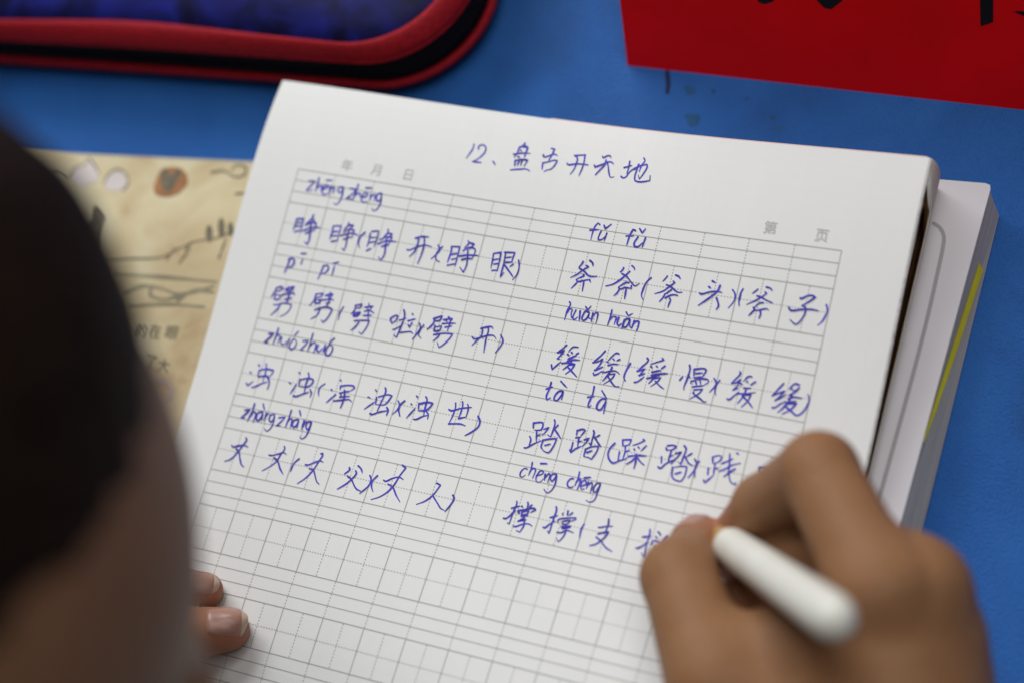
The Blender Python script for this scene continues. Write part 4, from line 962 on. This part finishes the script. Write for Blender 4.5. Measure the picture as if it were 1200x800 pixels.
LH = {'chains': [[([-0.21, -14.27, 3.6], 0.95), ([1.23, -13.38, 2.85], 0.74), ([2.4, -12.86, 2.45], 0.58)], [([-2.3, -13.28, 4.3], 0.85), ([-0.38, -12.45, 3.2], 0.68), ([0.66, -12.23, 2.62], 0.58), ([1.35, -12.03, 2.32], 0.48)], [([-3.92, -12.51, 4.4], 0.85), ([-2.7, -11.65, 3.9], 0.7), ([-2.06, -11.73, 2.9], 0.6), ([-1.92, -11.94, 2.4], 0.5)], [([-5.05, -11.53, 4.2], 0.82), ([-3.86, -10.53, 3.7], 0.68), ([-3.31, -10.53, 2.8], 0.58), ([-3.13, -10.77, 2.38], 0.48)], [([-6.11, -10.58, 3.9], 0.75), ([-5.23, -9.6, 3.3], 0.6), ([-4.62, -9.65, 2.65], 0.5), ([-4.41, -9.84, 2.33], 0.44)]], 'palm': [[([-6.26, -14.83, 4.0], 1.7), ([-2.44, -13.26, 4.1], 0.95)], [([-6.48, -14.2, 4.1], 1.7), ([-4.07, -12.5, 4.2], 0.95)], [([-6.75, -13.77, 4.0], 1.6), ([-5.2, -11.51, 4.0], 0.9)], [([-7.21, -13.1, 3.8], 1.5), ([-6.27, -10.55, 3.7], 0.85)], [([-6.06, -14.98, 3.8], 1.5), ([-0.51, -14.33, 3.5], 1.0)], [([-1.84, -14.17, 3.6], 0.8), ([-2.08, -13.14, 3.9], 0.8)], [([-6.68, -14.23, 4.0], 1.8), ([-13.31, -18.01, 3.6], 2.6)]], 'wrist': ([-7.02, -14.28, 3.9], 2.0), 'flush': [([2.4, -12.86, 2.45], 1.2), ([1.35, -12.03, 2.32], 1.0)], 'nails': [([2.5, -12.74, 2.65], [1.17, 0.52, -0.4], (-0.05, 0.22, 0.97), 1.0, 0.8), ([1.4, -11.94, 2.5], [0.69, 0.2, -0.3], (0.0, 0.2, 0.97), 0.75, 0.66)]}   # joints of the left hand


def hand_field(J, pad, h, k_between=0.10):
    allp = np.array([p for ch in J['chains'] + J['palm'] for p, r in ch])
    lo, hi = allp.min(0) - pad, allp.max(0) + pad
    lo[2] = max(lo[2], 0.2)
    fl = Field(lo, hi, h)
    for ch in J['palm']:
        fl.join(fl.chain(ch, 0.5), 0.9)
    palm = fl.D.copy()
    fl.D = np.full(fl.n, 1e3, np.float32)
    for ch in J['chains']:
        fl.join(fl.chain(ch, 0.22), k_between)
    fl.join(palm, 0.45)
    return fl


fr_hand = hand_field(RH, 1.6, 0.085)
fl_hand = hand_field(LH, 1.4, 0.085)

# head: centre, right / gaze / crown axes
HC = np.array([3.47, -16.87, 21.15])
hg = np.array([0.23, 0.4, -0.87], float)
hg /= np.linalg.norm(hg)
hu = np.array([0.05, 0.8, 0.45], float)
hu -= hg * (hu @ hg)
hu /= np.linalg.norm(hu)
hr = np.cross(hg, hu)
AX = [hr, hg, hu]
hp = lambda r, g, u: HC + hr * r + hg * g + hu * u
NECK = np.array([3.0, -27.0, 12.0])


def head_field(h):
    fl = Field(HC - 13.5, HC + 12.5, h)
    fl.join(fl.ellipsoid(hp(0, -0.6, 1.2), AX, (7.3, 8.9, 8.0)), 0)
    fl.join(fl.ellipsoid(hp(0, 2.6, -4.8), AX, (5.6, 5.8, 6.4)), 2.2)
    for s in (-1, 1):
        fl.join(fl.ellipsoid(hp(3.7 * s, 5.2, -4.0), AX, (2.7, 2.8, 2.9)), 1.6)      # cheeks
        fl.join(fl.cone(hp(1.2 * s, 8.1, -0.2), hp(4.6 * s, 6.4, -0.2), 0.75, 0.6), 1.0)  # brow
        fl.cut(fl.ellipsoid(hp(3.0 * s, 8.4, -1.6), AX, (1.5, 1.1, 0.9)), 0.7)         # eye hollow
        ear = fl.ellipsoid(hp(7.4 * s, -1.2, -2.0), [hr * 0.94 - hg * 0.34 * s, hg * 0.94 + hr * 0.34 * s, hu], (0.75, 1.7, 2.8))
        fl.join(ear, 0.4)
        fl.cut(fl.ellipsoid(hp(8.2 * s, -0.7, -1.6), AX, (0.6, 0.8, 1.5)), 0.3)
    fl.join(fl.cone(hp(0, 8.2, -1.2), hp(0, 9.4, -3.7), 0.55, 0.85), 0.7)              # nose
    for s in (-1, 1):
        fl.join(fl.cone(hp(0.7 * s, 8.9, -3.9), hp(0.8 * s, 8.6, -3.9), 0.5, 0.5), 0.4)
    fl.join(fl.ellipsoid(hp(0, 7.9, -6.2), AX, (1.8, 0.9, 0.6)), 0.5)                  # lips
    fl.cut(fl.ellipsoid(hp(0, 8.9, -6.2), AX, (1.9, 0.6, 0.12)), 0.15)
    fl.join(fl.cone(hp(0, -1.5, -6), NECK, 4.6, 5.0), 1.6)
    return fl


hd = head_field(0.22)

# trunk and arms
SR, SL = (14.5, -29.0, 7.5), (-9.0, -28.5, 7.5)
RW, LW_ = np.array(RH['wrist'][0]), np.array(LH['wrist'][0])
ER, EL = np.array([27.5, -24.5, 3.4]), np.array([-17.5, -20.5, 3.4])


def trunk_field(h, grow=0.0, sleeves=True):
    fl = Field((-26, -52, -26), (36, -8, 20), h)
    g = grow
    fl.join(fl.chain([((3, -44, -18), 10 + g), ((3, -41, -6), 9.5 + g), ((3, -35, 4), 9.2 + g)], 3.0), 0)
    fl.join(fl.cone(SR, SL, 4.4 + g, 4.4 + g), 4.0)
    fl.join(fl.cone((3, -31, 8), NECK if not g else NECK - (0, 0.6, 1.2), 5.4 + g, 4.9 + g), 3.0)
    for S, E_, W in ((SR, ER, RW), (SL, EL, LW_)):
        fl.join(fl.cone(S, E_, 4.0 + g, 3.3 + g), 1.5)
        Wq = W if not sleeves else E_ + (W - E_) * 0.70
        r2 = 2.3 if not sleeves else 3.3 + (2.3 - 3.3) * 0.70
        fl.join(fl.cone(E_, Wq, 3.3 + g, r2 + g), 1.2)
    return fl


PS = thing('person', 'dark-haired child bending over the page, right hand writing, left fingertips on paper', 'person', (3, -30, 0))

tr = trunk_field(0.55, 0.0, False)
parts = []
tips = []
for fld, it in ((fr_hand, 5), (fl_hand, 5), (hd, 4), (tr, 4)):
    V, F = fld.mesh()
    V = taubin(V.astype(np.float64), F, it)
    parts.append((V, F))
VV, FF, FL = [], [], []
base = 0
flush_pts = [(np.array(p), r) for J in (RH, LH) for p, r in J['flush']]
for V, F in parts:
    VV.append(V)
    FF.append(F + base)
    base += len(V)
    fl_ = np.zeros(len(V))
    for p, r in flush_pts:
        d = np.linalg.norm(V - p, axis=1)
        fl_ = np.maximum(fl_, np.clip(1.25 - d / r, 0, 1))
    FL.append(fl_)
VV, FF, FL = np.concatenate(VV), np.concatenate(FF), np.concatenate(FL)
body = link('body', VV.tolist(), FF.tolist(), M['skin'], PS, True)
at_ = body.data.attributes.new('flush', 'FLOAT', 'POINT')
at_.data.foreach_set('value', FL.astype(np.float32))

# shirt: an outer shell over trunk and arms, open at cuffs and collar
sh = trunk_field(0.55, 0.55, True)
V, F = sh.mesh()
V = taubin(V.astype(np.float64), F, 4)
link('shirt', V.tolist(), FF.tolist() if False else F.tolist(), M['shirt'], PS, True)

# hair: a thick cap above the hairline
hf = Field(HC - 13.5, HC + 13.0, 0.28)
base_d = hf.ellipsoid(hp(0, -0.6, 1.2), AX, (7.3, 8.9, 8.0))
q = (hf.P - HC.astype(np.float32)) @ np.array(AX, np.float32).T
rr, gg, uu = q[..., 0], q[..., 1], q[..., 2]
hair_low = np.where(gg > -0.6, 5.0 - uu + 0.55 * (gg - 3.6), np.where(gg > -2.6, 2.7 - uu + 1.1 * (gg + 0.6), -6.0 - uu))
wob = 0.30 * np.sin(rr * 2.3 + gg * 1.1) + 0.18 * np.sin(rr * 5.1 - gg * 2.0)
crown = np.clip((uu - 5.0) / 3.5, 0, 1) * np.clip(1.4 - gg / 6.0, 0, 1)
hf.D = np.maximum(base_d - 0.36 * np.clip(0.08 - hair_low / 3.2, 0.08, 1.0) - 0.62 * crown + 0.06 * wob, (hair_low + wob) * 0.6)
V, F = hf.mesh()
V = taubin(V.astype(np.float64), F, 3)
link('hair', V.tolist(), F.tolist(), M['hair'], PS, True)


def ball(c, r, sx=1.0):
    v, f = [], []
    n, m_ = 16, 24
    for i in range(n + 1):
        a = math.pi * i / n
        for j in range(m_):
            b = 2 * math.pi * j / m_
            p = hr * (math.sin(a) * math.cos(b)) + hu * (math.sin(a) * math.sin(b)) + hg * math.cos(a)
            v.append(tuple(c + p * r))
    for i in range(n):
        for j in range(m_):
            f.append((i * m_ + j, i * m_ + (j + 1) % m_, (i + 1) * m_ + (j + 1) % m_, (i + 1) * m_ + j))
    return v, f


for s in (-1, 1):
    v, f = ball(hp(3.0 * s, 6.55, -1.6), 1.22)
    ey = link('eye', v, f, M['eye_white'], PS, True)
    v, f = ball(hp(3.0 * s, 7.25, -1.85), 0.58)
    link('iris', v, f, M['iris'], ey, True)


# fingernails: curved plates with a pale free edge
def nail(fld, centre, fwd, nrm, length, width, edge=0.11):
    fwd, nrm = np.array(fwd, float), np.array(nrm, float)
    fwd /= np.linalg.norm(fwd)
    nrm -= fwd * (nrm @ fwd)
    nrm /= np.linalg.norm(nrm)
    sd = np.cross(fwd, nrm)
    c = np.array(centre, float)

    h_mid = float((fld.hit(c - nrm * 0.55, nrm) - c) @ nrm)

    def plate(t0, t1, lift, nm, material, parent):
        V, F = [], []
        nu, nv = 13, 9
        for lay in (1, 0):
            for j in range(nv):
                t = t0 + (t1 - t0) * j / (nv - 1)
                for i in range(nu):
                    s = -1 + 2 * i / (nu - 1)
                    wd = width / 2 * math.sqrt(1 - 0.45 * (max(0, abs(t) - 0.6) / 0.46) ** 2)
                    p = c + fwd * (t * length / 2 - 0.15 * s * s * length * max(0, t) ** 2) + sd * (s * wd)
                    g_ = fld.hit(p - nrm * 0.55, nrm)
                    hgt = float((g_ - c) @ nrm)
                    hh = max(hgt, h_mid - 0.30 * s * s * width - 0.13 * max(0, t) ** 2 * length)
                    V.append(tuple(p + nrm * (hh + (lift if lay else lift - 0.06) - 0.02 * abs(s) ** 3)))
        N = nu * nv
        for j in range(nv - 1):
            for i in range(nu - 1):
                a = j * nu + i
                F.append((a, a + 1, a + nu + 1, a + nu))
                F.append((N + a, N + a + nu, N + a + nu + 1, N + a + 1))
        rim = list(range(nu)) + [j * nu + nu - 1 for j in range(1, nv)] + [(nv - 1) * nu + i for i in range(nu - 2, -1, -1)] + [j * nu for j in range(nv - 2, 0, -1)]
        for a, b in zip(rim, rim[1:] + rim[:1]):
            F.append((a, N + a, N + b, b))
        return link(nm, V, F, material, parent, True)

    te = 1 - 2 * edge / length
    o = plate(-1, te, 0.028, 'fingernail', M['nail'], PS)
    plate(te, 1.06, 0.030, 'nail_edge', M['nail_edge'], o)


for fld, J in ((fr_hand, RH), (fl_hand, LH)):
    for nl in J['nails']:
        nail(fld, *nl)
for o in list(bpy.data.objects):
    if '_at' in o:
        del o['_at']
